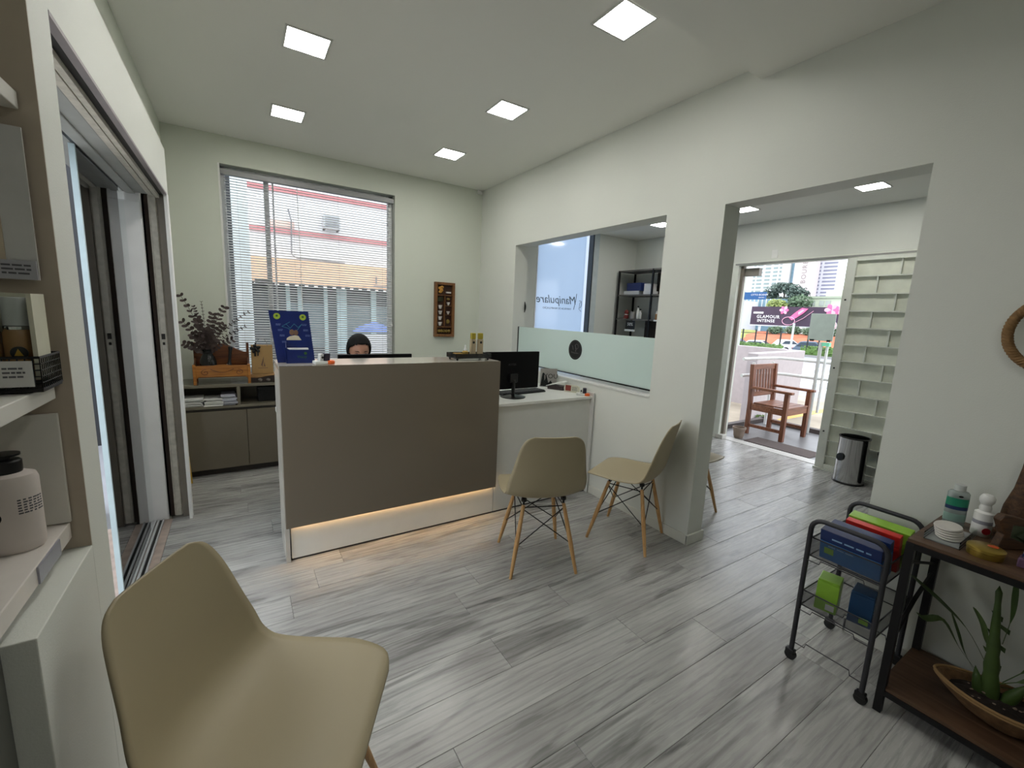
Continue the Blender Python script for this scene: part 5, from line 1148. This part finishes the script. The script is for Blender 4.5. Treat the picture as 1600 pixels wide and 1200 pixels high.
# billboard
bl = thing('billboard', 'dark purple roadside billboard with pink flowers and white lettering', 'billboard', (60, 27, 0))
MB().box(60, 60.15, 19.0, 33.2, 1.48, 3.88).build('panel', mat('billboard_purple', (66, 50, 70), rough=.5, var=.35, scale=.4), bl)
MB().box(59.9, 60.0, 19.0, 33.2, 1.35, 1.48).build('frame_rail', ALU, bl)
for y in (20.5, 26, 32): MB().box(60.15, 60.4, y-.12, y+.12, GZ, 3.8).build('support_post', ALU, bl)
BWH = mat('billboard_white', (232, 232, 236), rough=.6); PK = mat('billboard_pink', (232, 110, 160), rough=.5, var=.2, scale=1); PKL = mat('billboard_pale_pink', (240, 180, 205), rough=.5)
text('lettering', 'GLAMOUR', .56, BWH, bl, TM(59.93, 30.9, 2.55, 90, 0, -90), space=1.15, bold=.01); text('lettering', 'INTENSE', .54, BWH, bl, TM(59.93, 31.1, 2.02, 90, 0, -90), space=1.12, bold=.01)
text('lettering', 'C', .85, BWH, bl, TM(59.93, 22.1, 2.85, 90, 0, -90)); text('tag_lettering', 'EUDORA', .18, mat('billboard_purple', (66, 50, 70)), bl, TM(59.9, 32.2, 3.08, 90, 0, -90))
MB().box(59.92, 59.96, 31.55, 32.85, 2.95, 3.2).build('white_tag', BWH, bl)
def flower(cy, cz, r_): 
    for k in range(6):
        a = 2*PI*k/6; MB().sph((59.95, cy+r_*.55*math.cos(a), cz+r_*.5*math.sin(a)), r_*.5, (.06, 1, .7), 12, Matrix.Rotation(a, 4, 'X')).build('petal', PK if k % 2 else PKL, bl, smooth=True)
flower(29.0, 3.45, .55); flower(23.7, 3.55, .75); flower(23.0, 3.5, .6)
MB().prism([(28.3, 2.5), (27.5, 3.3), (26.9, 3.75), (26.2, 3.65), (26.7, 3.1), (27.4, 2.55), (27.9, 2.2)], 59.92, 59.97, 'x').build('pink_bottle', PK, bl); MB().prism([(27.3, 3.2), (26.8, 3.55), (26.6, 3.45), (27.2, 2.9)], 59.90, 59.92, 'x').build('bottle_shine', PKL, bl)
MB().tube([(59.93, 28.3+.75*math.cos(2*PI*k/20), 2.1+.5*math.sin(2*PI*k/20)) for k in range(20)], .04, 5, True).build('ring_outline', PKL, bl)
MB().tube([(59.93, 27.6, 1.9), (59.93, 26.6, 2.5), (59.93, 25.6, 3.4)], .03, 5).build('light_streak', PKL, bl)
fix(bl)
# towers
FAC = mat('tower_cream', (208, 210, 208), rough=.7, var=.03, scale=.05); FAC2 = mat('tower_pinkish', (206, 196, 194), rough=.7, var=.02, scale=.05); WNG = mat('tower_window_green', (136, 152, 150), rough=.3); WNB = mat('tower_window_grey', (140, 142, 160), rough=.4); TGL = mat('tower_glass_blue', (120, 150, 164), rough=.25)
tw = thing('hotel_tower', 'tall pale hotel tower with green-grey windows and vertical lettering', 'tower', (168, 80, 0))
MB().prism([(160, 90.5), (158, 88.5), (158, 79.5), (160, 77.5), (163, 77.5), (163, 90.5)], -1.35, 46).build('facade', FAC, tw)
MB().box(161, 163, 76.2, 77.5, -1.35, 46).build('glass_stair', TGL, tw); MB().box(160, 163, 69.8, 76.2, -1.35, 46).build('sign_wall', FAC2, tw); MB().box(160.5, 164, 90.5, 95.5, -1.35, 25).build('side_wing', mat('tower_cream_b', (222, 222, 220), rough=.7), tw)
wn = None
for f in range(16):
    z_ = 9.0+f*1.30
    for (y0, y1) in ((88.7, 87.9), (87.3, 85.5), (84.6, 82.8), (81.9, 80.5), (79.9, 79.2)):
        q = (WNG); o = MB().box(157.9, 158.05, y1, y0, z_, z_+.62).build('window', q, tw)
    MB().box(160.9, 161.05, 76.35, 77.3, z_, z_+.95).build('window', TGL, tw)
text('lettering', 'BOURBON', 2.1, mat('sign_taupe', (150, 140, 136), rough=.6), tw, TM(159.9, 72.9, 21.2, 90, -90, -90), align='CENTER', space=1.15)
fix(tw)
tw2 = thing('office_tower', 'pale tower with grey ribbon windows right of the hotel lettering', 'tower', (166, 68, 0))
MB().box(165, 168, 64.6, 72.0, -1.35, 42).build('facade', mat('tower_lilac_white', (220, 220, 226), rough=.7), tw2)
for f in range(18):
    z_ = 8.0+f*1.18; MB().box(164.85, 165.0, 65.6, 69.4, z_, z_+.5).build('window', WNB, tw2); MB().box(164.85, 165.0, 70.2, 71.7, z_, z_+.5).build('window', WNB, tw2)
fix(tw2)
lb = thing('low_building', 'low pale green building with cornice left of the gate stile', 'building', (82, 31, 0))
PG = mat('pale_green_render', (208, 216, 194), rough=.8, var=.03)
MB().box(80, 92, 24, 35.5, -1.36, 6.1).build('wall', PG, lb); MB().box(79.7, 92, 24, 35.8, 6.1, 6.4).build('cornice', mat('cornice_green', (170, 180, 160), rough=.8), lb); MB().box(81, 92, 24, 33.2, 6.4, 7.4).build('parapet', PG, lb)
for y in (34.5, 33.2, 32.3, 29.6): MB().box(79.9, 80.05, y-.35, y+.35, 4.9, 5.7).build('window', mat('window_pale', (176, 184, 176), rough=.4), lb)
fix(lb)
wbk = thing('white_shop', 'white low building with salmon band at the far left of the doorway view', 'building', (70, 43, 0))
MB().box(66, 74, 40.0, 52, -1.36, 5.2).build('wall', mat('shop_white', (222, 220, 222), rough=.8), wbk); MB().box(65.9, 66, 39.5, 52, 1.2, 2.9).build('salmon_band', mat('salmon', (232, 150, 136), rough=.7), wbk)
MB().box(74, 76, 36.5, 42.5, -1.36, 5.7).build('glass_block', TGL, wbk)
for k in range(9): MB().box(73.9, 74, 36.7+k*.65, 36.85+k*.65, 3.6, 5.7).build('fin', mat('fin_white', (200, 206, 206)), wbk)
fix(wbk)
def tree(label, x, y, z0, hh, crown, m, seed, n=900, sz=.35):
    t = thing('tree', label, 'tree', (x, y, z0)); MB().cyl((0, 0, -1.36), (0, 0, hh), .22, .12, 10).build('trunk', mat('trunk_grey', (96, 88, 80), rough=.9), t)
    rr = random.Random(seed); b = MB()
    for (cx_, cy_, cz_, rx_, ry_, rz_) in crown:
        for k in range(int(n/len(crown))):
            v = Vector((rr.gauss(0, 1), rr.gauss(0, 1), rr.gauss(0, 1))).normalized()*(rr.random()**.4); p = Vector((cx_+v.x*rx_, cy_+v.y*ry_, cz_+v.z*rz_)); d = Vector((rr.uniform(-1, 1), rr.uniform(-1, 1), rr.uniform(-1, 1))).normalized(); s_ = d.orthogonal().normalized()
            b.b.faces.new([b.b.verts.new(p+q_) for q_ in (-d*sz, s_*sz*.6, d*sz, -s_*sz*.6)])
    b.build('crown', m, t)['kind'] = 'stuff'
tree('grey-green araucaria tree with flat layered crown in front of the hotel', 84, 41.0, 0, 8, [(0, 0, 8.0, 2, 3.4, .8), (0, -2.2, 7.2, 1.8, 2.0, .6), (0, 2.6, 7.0, 1.5, 1.6, .8), (0, .5, 8.6, 1.5, 1.8, .5), (0, 0, 6.2, 1, 2.5, .4)], TRD, 1, 1500)
tree('rounded green tree between the hotel lettering and the low building', 78, 35.6, 0, 4, [(0, 0, 5.2, 1.6, 2.0, 1.5), (0, .9, 4.5, 1.3, 1.7, 1.2)], TRG, 2, 1000, .28)
tree('yellow-green bushy tree above the billboard flower', 70, 34.6, 0, 3.5, [(0, .5, 4.6, 1.4, 1.5, .8)], mat('tree_yellow_green', (146, 160, 96), rough=.8, var=.3, scale=.8), 3, 500, .25)
# street sign and speed sign
ss = thing('street_sign', 'blue street name sign on a grey pole left in the doorway view', 'street sign', (14, 7.95, GZ))
MB().cyl((14, 7.93, GZ), (14, 7.93, 2.5), .045, n=12).build('pole', mat('grey_pole', (186, 188, 186)), ss); q = MB().box(13.97, 14.0, 7.24, 7.90, 2.20, 2.42).build('plate', mat('sign_blue', (44, 92, 146), rough=.5), ss)
text('lettering', 'OTTO BOEHM', .078, BWH, q, TM(13.965, 7.44, 2.335, 90, 0, -90)); text('lettering', 'CENTRO', .045, BWH, q, TM(13.965, 7.37, 2.255, 90, 0, -90))
MB().box(13.96, 14.0, 7.95, 8.0, 2.42, 2.62).box(13.96, 14.0, 7.9, 7.98, 1.7, 2.05).build('bracket', mat('grey_pole', (186, 188, 186)), ss); fix(ss)
t = thing('speed_sign', 'round white traffic sign on a thin white pole right in the doorway view', 'traffic sign', (24, 9.4, GZ)); MB().cyl((0, 0, 0), (0, 0, 1.9), .03, n=8).build('pole', RW, t); MB().cyl((-.02, 0, 1.85), (.01, 0, 1.85), .24, n=28).build('disc', BWH, t); MB().tube([(-.03, .22*math.cos(2*PI*k/24), 1.85+.22*math.sin(2*PI*k/24)) for k in range(24)], .02, 5, True).build('red_ring', mat('sign_red_pale', (200, 150, 150)), t); text('figures', '30', .2, mat('sign_dark', (80, 80, 84)), t, TM(-.035, 0, 1.85, 90, 0, -90))
tag(MB().cyl((38, 17.45, -.98), (38, 17.45, 1.7), .08, n=10).build('lamp_post', mat('grey_pole', (186, 188, 186)), None), 'thin grey post standing beside the small white parked car', 'post')

# ------------------------------------------------------------------ building across the street, seen through the blinds
ac = thing('street_building', 'white and peach building with red bands seen through the blinds', 'building', (3, 15, 0))
MB().box(-4.5, 9, 14.0, 18, 2.65, 7.5).build('upper_wall', mat('facade_white', (232, 230, 232), rough=.8, var=.02), ac)
RS = mat('red_band', (196, 130, 132), rough=.7)
for z_ in (4.47, 3.40): MB().box(-4.5, 9, 13.96, 14.0, z_-.07, z_+.07).build('red_band', RS, ac)
MB().box(-4.5, 9, 13.6, 14.0, 1.98, 2.65).build('peach_fascia', mat('peach_fascia', (236, 190, 156), rough=.7, var=.08, scale=1.2), ac)
MB().box(-4.5, 9, 14.3, 18, GZ, 1.98).build('shop_recess', mat('shop_dark', (62, 66, 70), rough=.4), ac)
for k in range(30): MB().box(-1.0+k*.24, -.86+k*.24, 13.55, 13.6, 1.93, 2.02).build('fringe_tile', mat('dark_edge', (50, 48, 48)), ac)
for x, w_ in ((.9, .04), (1.9, .05), (2.2, .05), (2.9, .05), (3.35, .14), (4.3, .08), (5.2, .14), (6.4, .1)): MB().box(x-w_, x+w_, 14.2, 14.3, GZ, 1.95).build('mullion', mat('pale_teal_frame', (178, 200, 202), rough=.4), ac)
for x0, x1 in ((1.95, 2.9), (3.5, 4.2), (4.4, 5.1)): MB().box(x0, x1, 14.26, 14.29, .2, 1.5).build('shop_glass', mat('shop_glass', (104, 118, 124), rough=.15), ac)
MB().box(1.5, 2.1, 13.93, 13.96, 3.50, 3.66).build('small_sign', mat('sign_peach', (226, 190, 178)), ac)
MB().tube([(1.95, 13.9, 4.0), (2.02, 13.9, 3.7), (2.0, 13.9, 2.8), (2.12, 13.9, 2.72), (3.4, 13.9, 2.70)], .018, 6).build('conduit', mat('conduit_grey', (120, 120, 124)), ac)
MB().box(4.15, 4.75, 13.57, 13.6, 2.08, 2.10).box(4.2, 4.24, 13.57, 13.6, 2.16, 2.36).box(4.86, 5.1, 13.57, 13.6, 2.06, 2.08).build('sign_strokes', mat('conduit_grey', (120, 120, 124)), ac)
fix(ac)
t = thing('air_conditioner', 'outdoor air conditioner unit on the white facade behind the blinds', 'air conditioner', (3.02, 13.75, 3.58)); MB().box(-.22, .22, -.12, .16, 0, .36).build('casing', mat('ac_grey', (190, 190, 192)), t, bevel=.01)
for k in range(5): MB().box(-.18, .18, -.13, -.118, .05+k*.06, .08+k*.06).build('grille_slat', mat('conduit_grey', (120, 120, 124)), t)
for sx in (-.18, .18): MB().box(sx-.02, sx+.02, -.1, .2, -.03, 0).build('bracket', BLACKM, t)
t = thing('blue_parasol', 'blue parasol standing in front of the shop behind the blinds', 'parasol', (2.95, 9.0, GZ)); MB().lathe([(.42, 1.28), (.30, 1.37), (.12, 1.44), (0, 1.47), (.12, 1.43), (.30, 1.355), (.415, 1.27)], n=8).build('canopy', mat('parasol_blue', (96, 122, 188), rough=.7), t); MB().cyl((0, 0, 0), (0, 0, 1.4), .018, n=8).build('pole', RW, t)
tag(MB().box(2.6, 3.8, 8.4, 8.52, GZ, .96).build('low_white_wall', mat('facade_white', (232, 230, 232)), None, bevel=.01), 'low white wall outside behind the woman, seen through the blinds', 'wall')
tag(MB().cyl((.735, 6.4, GZ), (.735, 6.4, 4.5), .085, n=24).build('fabric_strip_column', mat('column_white', (216, 222, 224), rough=.6), None, smooth=True), 'white round column standing in for a pale fabric strip at the left of the blinds', 'column')  # column stands in for a fabric strip; its roundness gives the soft shading
tag(MB().box(-3.5, .66, 6.9, 7.05, GZ, 3.05).build('dark_side_wall', mat('dark_side_wall', (44, 46, 50), rough=.6), None), 'dark wall outside behind the left end of the blinds', 'wall')
# side yard beyond the glass door
struct(box('floor_recess', mat('side_paving', (190, 188, 182), rough=.8, var=.1), None, -.17, .221, YR, 1.499, -.06, -.001))
struct(box('floor_side_yard', mat('side_paving', (190, 188, 182), rough=.8, var=.1), None, -5.0, -.331, YR, 4.7, -.3, -.02))
struct(box('wall_side_yard', mat('side_yard_wall', (206, 206, 200), rough=.8), None, -5.1, -5.0, -6, 9, -.3, 1.5))
t = thing('snake_plant', 'tall yellow-edged leaves outside behind the glass door', 'plant', (-.30, 3.45, 0)); MB().lathe([(0, 0), (.09, 0), (.11, .16), (.10, .16), (.08, .02), (0, .02)], n=20).build('pot', mat('taupe_pot', (140, 124, 112)), t, smooth=True)
YG = mat('yellow_green_leaf', (168, 172, 96), rough=.5, var=.2)
for k in range(7): a = k*.9; blade(MB(), [(0, 0, .1), (.03*math.cos(a), .03*math.sin(a), .4), (.07*math.cos(a), .06*math.sin(a), .7), (.09*math.cos(a), .09*math.sin(a), 1.0+.03*k)], .03).build('leaf', YG, t, smooth=True)
tag(MB().prism([(0, 0), (.06, 0), (.05, .22), (.01, .22)], -.01, .01, 'y').build('yellow_rag', mat('yellow_plastic', (190, 150, 40)), None), 'yellow cloth hanging behind the white door jamb near the low cabinet', 'cloth').location = (.225, 4.30, .001)
